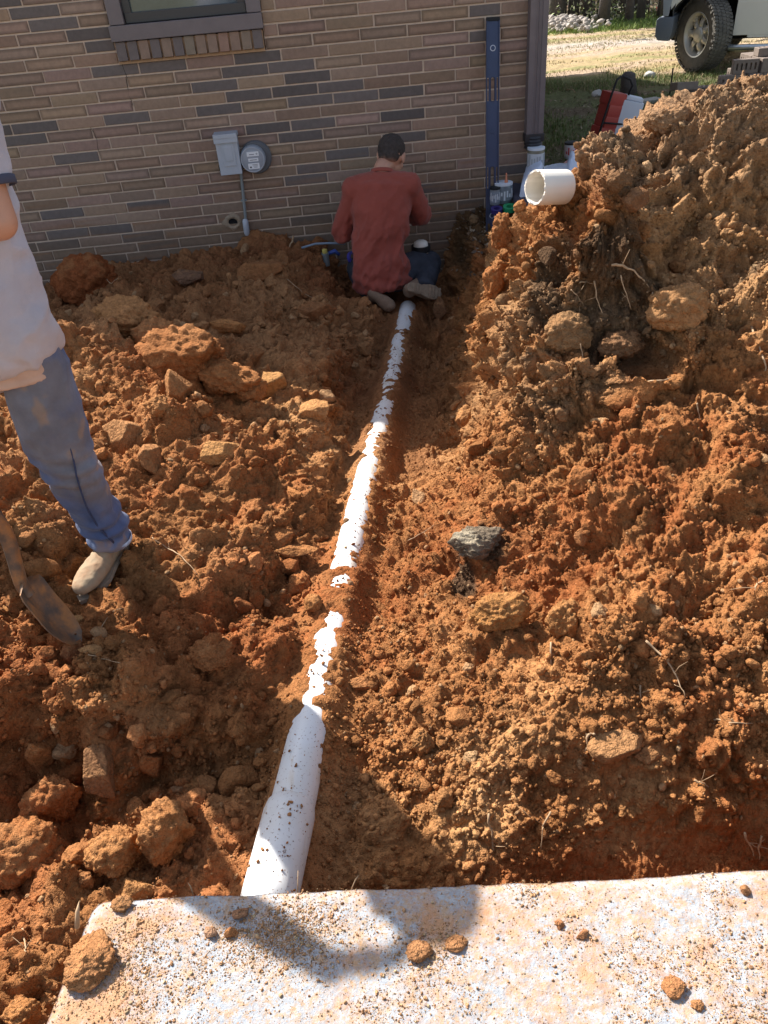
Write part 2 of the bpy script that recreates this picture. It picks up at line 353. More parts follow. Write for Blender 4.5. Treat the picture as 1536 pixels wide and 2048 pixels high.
# ---- colour (the soil's own colour)
def mixc(c, tgt, w): return c*(1-w[:, None])+np.array(tgt, np.float32)*w[:, None]
def soil_colour(p, fr=None):
    n1 = fbm(p*1.6, 70, 4); n2 = fbm(p*5+3, 75, 4); n3 = fbm(p*16+8, 80, 3)
    c = np.tile(np.array([.42, .205, .085], np.float32), (len(p), 1))
    c = mixc(c, (.54, .325, .16), sst(-.05, .5, n1+.6*n2))          # tan, dry
    c = mixc(c, (.35, .125, .045), sst(.0, .5, -n1+.5*n3)*.8)         # red
    c = mixc(c, (.30, .14, .06), sst(.1, .5, n2-.3*n1)*.5)
    X_, Y_, Z_ = p[:, 0], p[:, 1], p[:, 2]
    L = sst(.1, -.6, X_)*sst(3.2, 2.2, Y_)
    c = mixc(c, (.34, .125, .048), L*sst(-.5, .4, n2)*.75)
    # grey brown topsoil along the crest
    top = sst(-.80, -.62, Z_+.12*n2)*sst(.5, .8, X_)
    c = mixc(c, (.40, .29, .195), top*.7)
    c = mixc(c, (.17, .13, .09), sst(.15, .5, n3+.5*n2)*top*.8)
    # dark organic streaks
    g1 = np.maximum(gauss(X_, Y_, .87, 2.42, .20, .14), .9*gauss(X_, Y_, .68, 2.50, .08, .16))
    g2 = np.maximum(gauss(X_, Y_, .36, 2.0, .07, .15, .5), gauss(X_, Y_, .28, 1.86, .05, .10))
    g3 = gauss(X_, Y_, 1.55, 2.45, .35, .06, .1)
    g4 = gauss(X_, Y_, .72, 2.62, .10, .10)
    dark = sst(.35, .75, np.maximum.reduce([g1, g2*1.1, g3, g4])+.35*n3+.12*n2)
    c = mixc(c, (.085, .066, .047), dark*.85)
    hp = sst(.35, .6, X_)*sst(1.9, 2.4, Y_)
    c = mixc(c, (.27, .175, .105), hp*sst(-.1, .45, n1+.7*n2)*.38)
    c = mixc(c, (.13, .095, .065), hp*sst(.22, .48, n3*.8+.8*n2-.2*n1)*.55)
    # darker red brown over the smooth cut
    c = mixc(c, (.30, .105, .038), sst(1.08, .98, Y_)*sst(.05, .3, X_)*.85)
    # trench floor, fine and brown
    c = mixc(c, (.30, .15, .075), sst(.3, .15, np.abs(X_-pipe_x(Y_)-.08))*sst(2.6, 3.0, Y_)*.6)
    c = mixc(c, (.29, .155, .088), sst(3.1, 3.8, Y_)*sst(.5, .2, X_)*.5)
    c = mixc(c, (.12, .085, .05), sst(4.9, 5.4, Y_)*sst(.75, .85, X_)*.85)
    c = c*np.array([.90, .785, .665], np.float32)*(1+.22*sst(-.5, .5, n2+.4*n1)-.16)[:, None]
    return np.clip(c*(1+.12*n3[:, None]), .01, .9)
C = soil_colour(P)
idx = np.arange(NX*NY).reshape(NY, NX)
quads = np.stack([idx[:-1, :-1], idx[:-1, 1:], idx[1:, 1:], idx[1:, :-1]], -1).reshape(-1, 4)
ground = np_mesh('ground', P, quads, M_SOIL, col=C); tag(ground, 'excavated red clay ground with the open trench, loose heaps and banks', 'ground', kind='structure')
Pn = P.reshape(NY, NX, 3)
e1 = np.gradient(Pn, axis=1); e2 = np.gradient(Pn, axis=0); NV = np.cross(e1, e2).reshape(-1, 3); AREA = np.linalg.norm(NV, axis=1); NV /= np.maximum(AREA[:, None], 1e-9)
def at_px(u, v, tol=5):
    m = (np.abs(PX-u) < tol) & (np.abs(PY-v) < tol)
    i = np.where(m)[0]
    if len(i) == 0: return at_px(u, v, tol*2) if tol < 200 else 0
    w0 = PW[i].min(); j = i[PW[i] < w0+.04]
    return j[np.argmin((PX[j]-u)**2+(PY[j]-v)**2)]
# ------------------------------------------------------------------ clods
def ico(n):
    bm = bmesh.new(); bmesh.ops.create_icosphere(bm, subdivisions=n, radius=1)
    v = np.array([q.co[:] for q in bm.verts], np.float32); f = np.array([[a.index for a in q.verts] for q in bm.faces], np.int32); bm.free(); return v, f
ICO = {k: ico(k) for k in (1, 2, 3, 4, 5)}
def clod_shape(level, seed, style, dims=(1, 1, 1)):
    v, f = ICO[level]; v = v.copy(); r_ = np.random.default_rng(seed)
    if style == 'stone':        # planes cut an angular block
        rr = np.full(len(v), 1.35, np.float32)
        for k in range(13):
            n = r_.normal(size=3); n /= np.linalg.norm(n); dd = r_.uniform(.62, .98)
            cs = v@n; q = np.where(cs > .05, dd/np.maximum(cs, .05), 9); rr = np.minimum(rr, q)
        v = v*rr[:, None]
        v *= (1+.05*fbm(v*2.2+seed, seed, 3)+.03*fbm(v*9+seed, seed+5, 2))[:, None]
    else:
        rr = 1+(.28 if level > 2 else .55)*fbm(v*1.1+seed*1.7, seed, 3)
        if level >= 4:
            cutr = np.full(len(v), 9, np.float32)
            for k in range(9):
                n = r_.normal(size=3); n /= np.linalg.norm(n); cs = v@n; cutr = np.minimum(cutr, np.where(cs > .05, r_.uniform(.70, 1.0)/np.maximum(cs, .05), 9))
            rr = np.minimum(rr, cutr)
        if level >= 3: rr += .16*(lumps(v*1.3+seed*.37, seed+3, facet=.6)-.3)
        if level >= 4: rr += .14*(lumps(v*3.2+seed*.77, seed+9)-.3)
        if level >= 5: rr += .09*(lumps(v*6.5+seed*.77, seed+13)-.3)
        if level >= 5: rr += .045*(lumps(v*13+seed*.77, seed+17)-.3)
        v = v*rr[:, None]
    return v*np.array(dims, np.float32), f
def rots(n, r_):
    q = r_.normal(size=(n, 4)); q /= np.linalg.norm(q, axis=1)[:, None]; a, b, c, d_ = q.T
    return np.stack([np.stack([1-2*(c*c+d_*d_), 2*(b*c-a*d_), 2*(b*d_+a*c)], -1), np.stack([2*(b*c+a*d_), 1-2*(b*b+d_*d_), 2*(c*d_-a*b)], -1),
                     np.stack([2*(b*d_-a*c), 2*(c*d_+a*b), 1-2*(b*b+c*c)], -1)], 1).astype(np.float32)
def scatter(name, n, smin, smax, level, wts, seed, power=2.2, stone=.25, sink=.35, src=None, colf=None, palef=.12):
    r_ = np.random.default_rng(seed)
    Ps, Nsrc = (P, NV) if src is None else src
    i = r_.choice(len(Ps), n, p=wts/wts.sum())
    s = smin*(1-r_.random(n)*(1-(smin/smax)**power))**(-1/power)
    protos = [clod_shape(level, seed*7+k, 'stone' if k < 8*stone else 'clod', (1, r_.uniform(.65, .95), r_.uniform(.45, .85))) for k in range(8)]
    Rm = rots(n, r_); kind = r_.integers(0, 8, n)
    VV = []; FF = []; CC = []; off = 0
    base = soil_colour(Ps[i]) if colf is None else colf(Ps[i], r_)
    base = base*r_.uniform(.72, 1.25, (n, 1)).astype(np.float32)
    pale = r_.random(n) < palef; base[pale] = base[pale]*.45+np.array([.46, .30, .16])*.55
    for k in range(8):
        j = np.where(kind == k)[0]
        if len(j) == 0: continue
        v, f = protos[k]
        w_ = np.einsum('nij,mj->nmi', Rm[j], v)*s[j, None, None]
        w_ += (Ps[i[j]]+np.stack([r_.normal(size=len(j)), r_.normal(size=len(j)), np.zeros(len(j))], 1)*.0035+Nsrc[i[j]]*(s[j]*(.55-sink))[:, None])[:, None, :]
        VV.append(w_.reshape(-1, 3)); FF.append((f[None]+(np.arange(len(j))*len(v))[:, None, None]+off).reshape(-1, 3))
        CC.append(np.repeat(base[j], len(v), 0)); off += len(j)*len(v)
    return np_mesh(name, np.concatenate(VV), np.concatenate(FF), M_SOIL, col=np.concatenate(CC))
vis = (PX > -120) & (PX < 1660) & (PY > -50) & (PY < 2150)
d2 = np.maximum((P**2).sum(1), .6)
onpipe = np.exp(-(np.abs(P[:, 0]-pipe_x(P[:, 1]))/.07)**4)
wt = AREA*vis*(1-.9*onpipe)*(1-.88*cutf)
under = (P[:, 1] < .70) & (P[:, 0] > -.62)
wt = wt*(~under)
clump = sst(-.2, .5, fbm(P*3.1, 91, 3))
tag(scatter('soil_crumbs', 64000, .0028, .011, 1, wt*(.35+clump)/d2, 11, palef=.08), 'small crumbs of red clay spread over the dug ground', 'soil crumbs', kind='stuff')
tag(scatter('gravel_crumbs', 7500, .0075, .024, 2, wt*(.2+clump)*(1-.6*floor_)/d2**.8, 12, power=2.8, sink=.5, palef=.05, stone=.5), 'pebble sized lumps of clay covering heaps and banks', 'soil lumps', kind='stuff')
tag(scatter('loose_clods', 900, .020, .058, 4, wt*(.15+clump)*(1-.8*floor_)*(1-nearp)*(.35+left)/d2**.3, 13, power=2.6, stone=.4, sink=.45), 'fist sized clods and stones strewn on the heaps beside the trench', 'clods', kind='stuff')
def rootloc(o):
    l = Vector((0, 0, 0))
    while o is not None: l = l+o.location; o = o.parent
    return l
def part(mb, name, m, parent=None, **k):
    """build a mesh given in world coordinates under a parent that may stand elsewhere"""
    o = mb.build(name, m, parent, **k)
    if parent is not None:
        o.data.transform(Matrix.Translation(-rootloc(parent)))
    return o
def ell(mb, c, r, M=None, n=16, m=10):
    V = []; Fs = []
    for i in range(m+1):
        a = math.pi*i/m
        for k in range(n):
            w = 2*math.pi*k/n; v = Vector((r[0]*math.sin(a)*math.cos(w), r[1]*math.sin(a)*math.sin(w), r[2]*math.cos(a)))
            V.append((M @ v if M else v)+Vector(c))
    for i in range(m):
        for k in range(n): Fs.append((i*n+k, i*n+(k+1) % n, (i+1)*n+(k+1) % n, (i+1)*n+k))
    mb.add(V, Fs); return mb
# ------------------------------------------------------------------ house
house = empty('brick_house', (1.475, WALL_Y, -1.55), 'brown brick house with a dark window sill band, standing behind the crouching man', 'house')
M_BRICK = mat('fired_brick', attr=True, rough=.82, var=.16, vscale=30, bump=.0015, bscale=140, spec=.35)
M_MORT = mat('mortar', (.56, .43, .33), .95, var=.15, vscale=25, bump=.002, bscale=180)
CH = .0694; ZA = -.5438
def brick_panel(rows, x0, x1, z_lo, hole, to_world, seed):
    r_ = np.random.default_rng(seed); V = []; Fq = []; C = []; n0 = 0
    for r in rows:
        zc = ZA-r*CH
        if r % 2 == 0: js = [1.475, 1.17, .965]
        else: js = [1.475, 1.375, 1.07, .871]
        while js[-1] > x0: js.append(js[-1]-.3048)
        js = js[::-1]
        for a, b in zip(js[:-1], js[1:]):
            segs = [(max(a, x0), b)]
            if hole and hole[2] < zc < hole[3]:
                new = []
                for p_, q_ in segs:
                    if q_ <= hole[0] or p_ >= hole[1]: new.append((p_, q_)); continue
                    if p_ < hole[0]: new.append((p_, hole[0]))
                    if q_ > hole[1]: new.append((hole[1], q_))
                segs = new
            for p_, q_ in segs:
                if q_-p_ < .03: continue
                hw = (q_-p_)/2-.0047-r_.random()*.001; hh = CH/2-.0047-r_.random()*.0012; cx = (p_+q_)/2+r_.normal()*.0008; cz = zc+r_.normal()*.0008
                t = r_.random()
                dark = .10+.30*float(np.sin(cx*1.6+zc*4+seed) > .35)
                if t < dark: base = np.array([.130, .107, .098])*r_.uniform(.8, 1.2); flash = 0
                else: base = np.array([.262, .176, .130])*r_.uniform(.82, 1.18)*np.array([1, r_.uniform(.96, 1.05), r_.uniform(.9, 1.08)]); flash = r_.random() < .45
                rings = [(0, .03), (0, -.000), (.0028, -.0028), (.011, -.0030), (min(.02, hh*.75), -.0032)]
                yj = r_.normal()*.0009; tilt = r_.normal()*.002
                for ri, (ins, dy) in enumerate(rings):
                    for sx, sz in ((-1, -1), (1, -1), (1, 1), (-1, 1)):
                        V.append((cx+sx*(hw-ins), dy+yj+sx*tilt*hw, cz+sz*(hh-ins)))
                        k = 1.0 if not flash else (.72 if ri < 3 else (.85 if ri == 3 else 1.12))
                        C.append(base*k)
                for ri in range(4):
                    for k in range(4):
                        Fq.append((n0+ri*4+k, n0+ri*4+(k+1) % 4, n0+ri*4+4+(k+1) % 4, n0+ri*4+4+k))
                Fq.append((n0+16, n0+17, n0+18, n0+19)); n0 += 20
    V = np.array(V); C = np.array(C, np.float32)
    # soil smeared over the lowest courses
    dirt = sst(-1.46, -1.66, V[:, 2]+.10*fbm(V*4, 7, 3)-.06*np.clip(V[:, 0], -1, 1)*0)*.75
    dirt = np.maximum(dirt, .8*sst(.15, .4, fbm(V*9, 17, 3))*sst(-1.35, -1.5, V[:, 2])*sst(-.6, -.2, V[:, 0]))
    C = C*(1-dirt[:, None])+np.array([.17, .115, .075])*dirt[:, None]
    C = C*(1+.16*fbm(V*np.array([1.3, 1, 1.3])+seed, 27, 4)+.05*fbm(V*9, 28, 3))[:, None]
    sp = sst(.28, .40, fbm(V*22, 29, 3))*sst(-1.0, -1.45, V[:, 2]+.15*fbm(V*2, 33, 2)); C = C*(1-.6*sp[:, None])+np.array([.26, .14, .075])*.6*sp[:, None]
    return to_world(V), np.array(Fq), C
HOLE = (-1.285, -.345, -.509, .86)
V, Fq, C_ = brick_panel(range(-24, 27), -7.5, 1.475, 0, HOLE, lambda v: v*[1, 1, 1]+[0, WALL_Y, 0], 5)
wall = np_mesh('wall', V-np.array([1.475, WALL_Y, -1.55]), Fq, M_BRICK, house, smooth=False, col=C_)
def side(v):   # the same bond carried round the corner
    return np.stack([1.475-v[:, 1], WALL_Y+(1.475-v[:, 0]), v[:, 2]], 1)
V, Fq, C_ = brick_panel(range(-24, 22), 1.475-6.9, 1.475, 0, None, side, 8)
np_mesh('side_wall', V-np.array([1.475, WALL_Y, -1.55]), Fq[:, ::-1], M_BRICK, house, smooth=False, col=C_)
mb = MB(); e = .0045; zt, zb = 1.13, -2.4
yo = WALL_Y+e
for a, b, c, d_ in ((-7.5, HOLE[0], zb, zt), (HOLE[1], 1.475-e, zb, zt), (HOLE[0], HOLE[1], zb, HOLE[2]), (HOLE[0], HOLE[1], HOLE[3], zt)):
    mb.box(((a+b)/2, yo+.06, (c+d_)/2), ((b-a)/2, .06, (d_-c)/2))
mb.box((1.475-e-.06, WALL_Y+e+.121+3.38, (zb+zt)/2), (.06, 3.38, (zt-zb)/2))
mb.box((-3.0, 12.55, (zb+zt)/2), (4.475-e, .06, (zt-zb)/2)); mb.box((-7.44, 9.2, (zb+zt)/2), (.06, 3.2, (zt-zb)/2))
part(mb, 'mortar', M_MORT, wall)
M_DARKT = mat('dark_brown_trim', (.145, .12, .125), .45, var=.12, vscale=12, bump=.0004, bscale=90)
M_SASH = mat('black_sash', (.03, .03, .035), .35)
M_GLASS = mat('window_glass', (.055, .085, .095), .06, spec=.9, var=.5, vscale=3)
fr = MB(); wy = WALL_Y
fr.box((-.815, wy-.012, -.345), (.475, .035, .042), bev=.004)
for s, xx in ((-1, -1.235), (1, -.385)): fr.box((xx, wy-.004, .26), (.045, .028, .560), bev=.004)
fr.box((-.81, wy-.004, .835), (.38, .028, .03), bev=.004)
win = part(fr, 'window', M_DARKT, house)
s_ = MB()
for cx, cz, hx, hz in ((-.81, -.272, .375, .028), (-.81, .785, .375, .02), (-1.165, .25, .024, .495), (-.455, .25, .024, .495), (-.81, .255, .33, .02)): s_.box((cx, wy+.025, cz), (hx, .02, hz), bev=.003)
part(s_, 'sash', M_SASH, win)
g = MB(); g.box((-.81, wy+.036, .25), (.34, .003, .50)); part(g, 'pane', M_GLASS, win)
si = MB(); r_ = np.random.default_rng(3); nb = 13; w0 = .93/nb
for k in range(nb):
    t = r_.random(); base = (.15, .12, .11) if t < .25 else (.24*r_.uniform(.85, 1.15), .165, .12)
    si.box((-1.28+w0*(k+.5), wy-.006, -.447), (w0/2-.006, .035, .051), Matrix.Rotation(R(-9), 3, 'X'), col=base, bev=.004)
part(si, 'window_sill', M_BRICK, house, usecol=True)
mo = MB(); mo.box((-.815, wy+.004, -.448), (.464, .022, .052)); mo.box((-.815, wy-.006, -.506), (.466, .012, .005)); part(mo, 'sill_mortar', mat('orange_mortar', (.42, .27, .16), .9, var=.2, vscale=30), house)
M_ROOF = mat('roof_shingle', (.09, .08, .075), .9, var=.3, vscale=9, bump=.004, bscale=30)
rf = MB(); EZ = .88
rf.prism([(5.50, EZ), (12.95, EZ), (12.95, EZ+.06), (9.2, EZ+1.95), (5.50, EZ+.06)], -8.0, 1.86, M=Matrix(((0, 1, 0, 0), (1, 0, 0, 0), (0, 0, 1, 0), (0, 0, 0, 1))))
roof = part(rf, 'roof', M_ROOF, house)
fa = MB(); fa.box((-3.07, 5.487, EZ+.02), (4.93, .012, .09)); part(fa, 'fascia', M_DARKT, house); fa = MB(); fa.box((-3.07, 12.965, EZ+.02), (4.93, .012, .09)); part(fa, 'fascia', M_DARKT, house)
ga = MB(); ga.prism([(WALL_Y+.02, EZ+.28), (12.6, EZ+.28), (9.2, EZ+1.9)], 1.40, 1.468, M=Matrix(((0, 1, 0, 0), (1, 0, 0, 0), (0, 0, 1, 0), (0, 0, 0, 1)))) ; part(ga, 'gable', M_DARKT, house)
# downspout on the front corner
ds = MB(); z0, z1 = -1.17, .80
pr = [(-.058, -.04), (-.02, -.04), (-.016, -.034), (-.004, -.034), (0, -.04), (.004, -.04), (.008, -.034), (.02, -.034), (.024, -.04), (.058, -.04), (.058, .035), (-.058, .035)]
V = [(1.400+a, WALL_Y-.045+b, z) for z in (z0, z1) for a, b in pr]; n = len(pr)
ds.add(V, [(i, (i+1) % n, (i+1) % n+n, i+n) for i in range(n)]+[tuple(range(n)), tuple(range(2*n-1, n-1, -1))])
dsp = part(ds, 'downspout', M_DARKT, house)
ad = MB(); ad.lathe([(.058+.006*(k % 2), -k*.0105) for k in range(9)], (1.400, WALL_Y-.045, -1.155), cap=True, n=20); ad.box((1.4, WALL_Y-.045, -1.165), (.066, .048, .025), bev=.006)
part(ad, 'drain_adapter', mat('black_plastic', (.02, .02, .024), .45), dsp, smooth=True, angle=40)
cr = MB()   # settlement crack through the bricks under the sill corner
cp = [(242, 120), (247, 137), (253, 152), (254, 166), (256, 177), (257, 190), (263, 201), (266, 212)]
P3 = [Vector(ray(u, v)*(WALL_Y-.0035)/ray(u, v)[1]) for u, v in cp]; cr.tube(P3, .0016, n=5); part(cr, 'crack', mat('crack_shadow', (.03, .025, .02), 1), wall); cr = MB()
cp = [(181, 255), (188, 266), (194, 280), (195, 294), (198, 305)]; cr.tube([Vector(ray(u, v)*(WALL_Y-.0035)/ray(u, v)[1]) for u, v in cp], .0014, n=5)
part(cr, 'crack', mat('crack_shadow', (.03, .025, .02), 1), wall)
# ------------------------------------------------------------------ things on the wall
M_BOX = mat('grey_enamel', (.40, .43, .48), .42, var=.06, vscale=20, spec=.6); M_GALV = mat('dull_grey_metal', (.24, .27, .28), .5, metal=.3, var=.15, vscale=30)
eb = empty('electrical_box', (-.69, WALL_Y-.003, -1.08), 'grey metal electrical box with a raised door panel, mounted left of the round meter', 'electrical box')
b1 = MB(); b1.box((-.692, WALL_Y-.052, -1.09), (.073, .048, .118), bev=.004); part(b1, 'box_body', M_BOX, eb)
b1 = MB(); b1.box((-.692, WALL_Y-.060, -.965), (.079, .060, .013), bev=.004); b1.box((-.692, WALL_Y-.113, -.980), (.079, .004, .026), bev=.003); part(b1, 'lid', M_BOX, eb)
b1 = MB(); b1.box((-.688, WALL_Y-.103, -1.085), (.042, .004, .066), bev=.0035); b1.box((-.688, WALL_Y-.108, -1.075), (.026, .003, .044), bev=.003); part(b1, 'door_panel', M_BOX, eb)
b1 = MB(); b1.tube([(-.765, WALL_Y-.02, -1.14), (-.778, WALL_Y-.03, -1.16), (-.776, WALL_Y-.02, -1.20), (-.768, WALL_Y-.006, -1.215)], .003, n=6); part(b1, 'wire', mat('black_wire', (.02, .02, .02), .5), eb, smooth=True)
cd = empty('conduit', (-.64, WALL_Y-.02, -1.63), 'thin grey conduit pipe running down the wall from the electrical box', 'conduit')
b1 = MB(); b1.tube([(-.635, WALL_Y-.028, -1.205), (-.650, WALL_Y-.024, -1.40), (-.664, WALL_Y-.024, -1.58)], .0105, n=12); b1.box((-.650, WALL_Y-.02, -1.40), (.022, .006, .006), bev=.002); part(b1, 'tube', M_GALV, cd, smooth=True, angle=40)
b1 = MB(); b1.tube([(-.664, WALL_Y-.026, -1.525), (-.665, WALL_Y-.028, -1.54), (-.668, WALL_Y-.028, -1.625), (-.669, WALL_Y-.026, -1.64)], [.014, .021, .021, .012], n=14, flat=1); part(b1, 'fitting', M_BOX, cd, smooth=True, angle=50)
mt = empty('utility_meter', (-.53, WALL_Y-.003, -1.13), 'round grey utility meter with three white printed labels on its face', 'meter')
ax = (0, -1, 0); c0 = (-.535, WALL_Y-.002, -1.128)
b1 = MB(); b1.lathe([(.105, 0), (.105, .028), (.098, .036), (.088, .036)], (-.515, WALL_Y-.002, -1.128), ax, cap=True, n=40); part(b1, 'backing', mat('dark_meter_base', (.10, .105, .115), .5), mt, smooth=True, angle=40)
b1 = MB(); b1.lathe([(.086, .036), (.086, .075), (.080, .088), (.074, .092), (.001, .092)], c0, ax, n=40); part(b1, 'meter_face', mat('grey_meter', (.30, .32, .36), .4), mt, smooth=True, angle=40)
b1 = MB(); b1.lathe([(.079, .090), (.079, .096), (.074, .096), (.074, .0915)], c0, ax, n=40); part(b1, 'rim', M_BOX, mt, smooth=True, angle=40)
M_PAPER = mat('white_label', (.72, .72, .74), .5); M_INK = mat('printed_ink', (.05, .05, .06), .5)
for k, (cx, cz, hx, hz) in enumerate(((.006, .036, .040, .014), (.004, -.001, .034, .010), (.002, -.040, .038, .018))):
    b1 = MB(); q = Vector(c0)+Vector((cx, -.0935, cz)); b1.box(q, (hx, .001, hz)); lb = part(b1, 'label_plate', M_PAPER, mt)
    b1 = MB(); rr_ = np.random.default_rng(k)
    if k == 0: b1.lathe([(.0055, 0), (.003, .0005)], q+Vector((.026, -.0012, 0)), ax, n=14); b1.box(q+Vector((-.008, -.0012, -.002)), (.017, .0004, .0018))
    if k == 1: b1.box(q+Vector((0, -.0012, 0)), (.024, .0004, .0018))
    if k == 2:
        for j in range(3): b1.box(q+Vector((.008+.002*j, -.0012, .009-.008*j)), (.018-.003*j, .0004, .0013))
        b1.box(q+Vector((-.022, -.0012, -.006)), (.006, .0004, .005))
    part(b1, 'print', M_INK, lb)
# patched hole in the wall
ph = MB(); rr_ = np.random.default_rng(5); V = []; nseg = 18
for j, (ro, yo_) in enumerate(((1.0, .002), (.78, -.016), (.45, -.012), (.40, .02))):
    for k in range(nseg):
        w = 2*math.pi*k/nseg; jit = 1+.12*rr_.normal() if j < 2 else 1
        V.append((-.755+.075*ro*jit*math.cos(w)*(1 if math.sin(w) > -.3 else .95), WALL_Y+yo_, -1.545+.060*ro*jit*math.sin(w)))
ph.add(V, [(j*nseg+k, j*nseg+(k+1) % nseg, (j+1)*nseg+(k+1) % nseg, (j+1)*nseg+k) for j in range(3) for k in range(nseg)])
po = part(ph, 'mortar_patch', mat('rough_mortar', (.30, .23, .16), .95, var=.3, vscale=40, bump=.006, bscale=60), None, smooth=True)
tag(po, 'rough tan mortar patch round a dark hole low on the wall, beside the conduit', 'mortar patch')
b1 = MB(); b1.lathe([(.001, 0), (.036, 0)], (-.755, WALL_Y-.004, -1.552), ax, n=18); part(b1, 'hole', mat('dark_hole', (.006, .006, .007), 1), po)
# ------------------------------------------------------------------ slab
def slab():
    xs2 = np.concatenate([np.linspace(0, 1.9, 420), np.linspace(1.92, 3.6, 30)]); ys2 = np.concatenate([-np.linspace(0, .5, 150), -np.linspace(.52, 2.2, 30)])
    Xg, Yg = np.meshgrid(xs2, ys2); nx, ny = len(xs2), len(ys2); x, y = Xg.ravel(), Yg.ravel()
    p = np.stack([x, y, x*0], 1)
    edge = .004*fbm(p*5, 5, 3)+.003*fbm(p*28, 6, 3)
    tn = sst(.03, 0, -y)
    z = -1.420+.003*fbm(p*9, 9, 4)+.0016*fbm(p*40, 12, 3)-.010*tn**2-.010*sst(.03, 0, x)**2
    xw = -.595+x-.0*y; yw = .785+y
    # left side runs slightly inward, the front edge falls 4 degrees to the right
    X2 = xw-.22*(-y)+edge*sst(.06, 0, x); Y2 = yw-.072*x+edge*sst(.06, 0, -y)
    V = np.stack([X2, Y2, z], 1); idx = np.arange(nx*ny).reshape(ny, nx)
    F1 = np.stack([idx[:-1, :-1], idx[1:, :-1], idx[1:, 1:], idx[:-1, 1:]], -1).reshape(-1, 4)
    top = V.copy(); ring = np.concatenate([idx[0, :], idx[1:, -1], idx[-1, -2::-1], idx[-2:0:-1, 0]])
    layers = [ring]; VV = [V]; off = len(V)
    for k, dz in enumerate((.012, .035, .07, .11)):
        q = V[ring].copy(); q[:, 2] -= dz; s = fbm(q*14, 30, 3)*.008
        q[:, 1] += s*(q[:, 1] > .5); q[:, 0] += s*(q[:, 0] < -.5); VV.append(q); layers.append(np.arange(len(ring))+off); off += len(ring)
    F2 = [np.stack([a, np.roll(a, -1), np.roll(b, -1), b], -1) for a, b in zip(layers[:-1], layers[1:])]
    return np.concatenate(VV), np.concatenate([F1]+[f[:, ::-1] for f in F2]), V
Vs, Fs_, Vtop = slab()
m = bpy.data.materials.new('dusty_concrete'); m.use_nodes = True; t = m.node_tree; b = t.nodes['Principled BSDF']; b.inputs['Roughness'].default_value = .92; b.inputs['Specular IOR Level'].default_value = .2
g = t.nodes.new('ShaderNodeNewGeometry')
def nz(sc, det=8, ro=.6, off=None):
    n = t.nodes.new('ShaderNodeTexNoise'); n.inputs['Scale'].default_value = sc; n.inputs['Detail'].default_value = det; n.inputs['Roughness'].default_value = ro
    t.links.new(g.outputs['Position'], n.inputs['Vector']); return n.outputs['Fac']
def mr_(x, a, b_, c=0, d=1):
    n = t.nodes.new('ShaderNodeMapRange'); n.inputs['From Min'].default_value = a; n.inputs['From Max'].default_value = b_; n.inputs['To Min'].default_value = c; n.inputs['To Max'].default_value = d
    t.links.new(x, n.inputs['Value']); return n.outputs[0]
def mx_(f, A, B):
    n = t.nodes.new('ShaderNodeMix'); n.data_type = 'RGBA'; t.links.new(f, n.inputs['Factor'])
    for s, v in (('A', A), ('B', B)):
        if isinstance(v, tuple): n.inputs[s].default_value = (*v, 1)
        else: t.links.new(v, n.inputs[s])
    return n.outputs['Result']
def ma_(op, a, b_):
    n = t.nodes.new('ShaderNodeMath'); n.operation = op
    for i, v in enumerate((a, b_)):
        if isinstance(v, (int, float)): n.inputs[i].default_value = v
        else: t.links.new(v, n.inputs[i])
    return n.outputs[0]
c = mx_(mr_(nz(60, 8, .75), .35, .65), (.27, .29, .32), (.42, .45, .48))
c = mx_(mr_(nz(7, 8, .7), .45, .70, 0, .3), c, (.42, .35, .27))
c = mx_(mr_(ma_('ADD', nz(16, 9, .78), ma_('MULTIPLY', nz(3.2, 3, .5), .6)), .76, .94, 0, .85), c, (.46, .22, .09))
c = mx_(mr_(nz(45, 9, .8), .48, .58, 0, .8), c, (.44, .28, .155))
c = mx_(mr_(nz(190, 3, .6), .58, .66, 0, .8), c, (.42, .24, .12))
t.links.new(c, b.inputs['Base Color'])
bp = t.nodes.new('ShaderNodeBump'); bp.inputs['Strength'].default_value = .8; bp.inputs['Distance'].default_value = .004
t.links.new(ma_('ADD', nz(120, 8, .75), nz(70, 4, .6)), bp.inputs['Height']); t.links.new(bp.outputs[0], b.inputs['Normal'])
sl = np_mesh('concrete_slab', Vs, Fs_, m); tag(sl, 'pale concrete slab dusted with red dirt along the bottom of the view', 'concrete slab')
# dirt on the slab
sn = np.tile(np.array([[0, 0, 1.0]], np.float32), (len(Vtop), 1))
den = sst(.02, .45, fbm(Vtop*5, 44, 4)+.3*fbm(Vtop*19, 45, 2))+.08
den += .5*sst(.1, .4, fbm(Vtop*11, 47, 3)); den += 2.2*gauss(Vtop[:, 0], Vtop[:, 1], -.24, .68, .10, .05)+1.2*gauss(Vtop[:, 0], Vtop[:, 1], -.50, .66, .06, .09)+1.5*gauss(Vtop[:, 0], Vtop[:, 1], .02, .62, .05, .04)
w_ = (Vtop[:, 1] > .3)*(Vtop[:, 0] < 1.3)*den
def slabcol(p, r_): 
    k = r_.random((len(p), 1)); return np.where(k < .6, np.array([[.50, .28, .14]]), np.where(k < .85, np.array([[.50, .36, .21]]), np.array([[.38, .20, .10]]))).astype(np.float32)
tag(scatter('dirt_crumbs', 42000, .0007, .0042, 2, w_, 31, power=2.6, src=(Vtop.astype(np.float32), sn), colf=slabcol, palef=.1), 'red and tan dirt crumbs scattered over the concrete slab', 'dirt crumbs', kind='stuff')
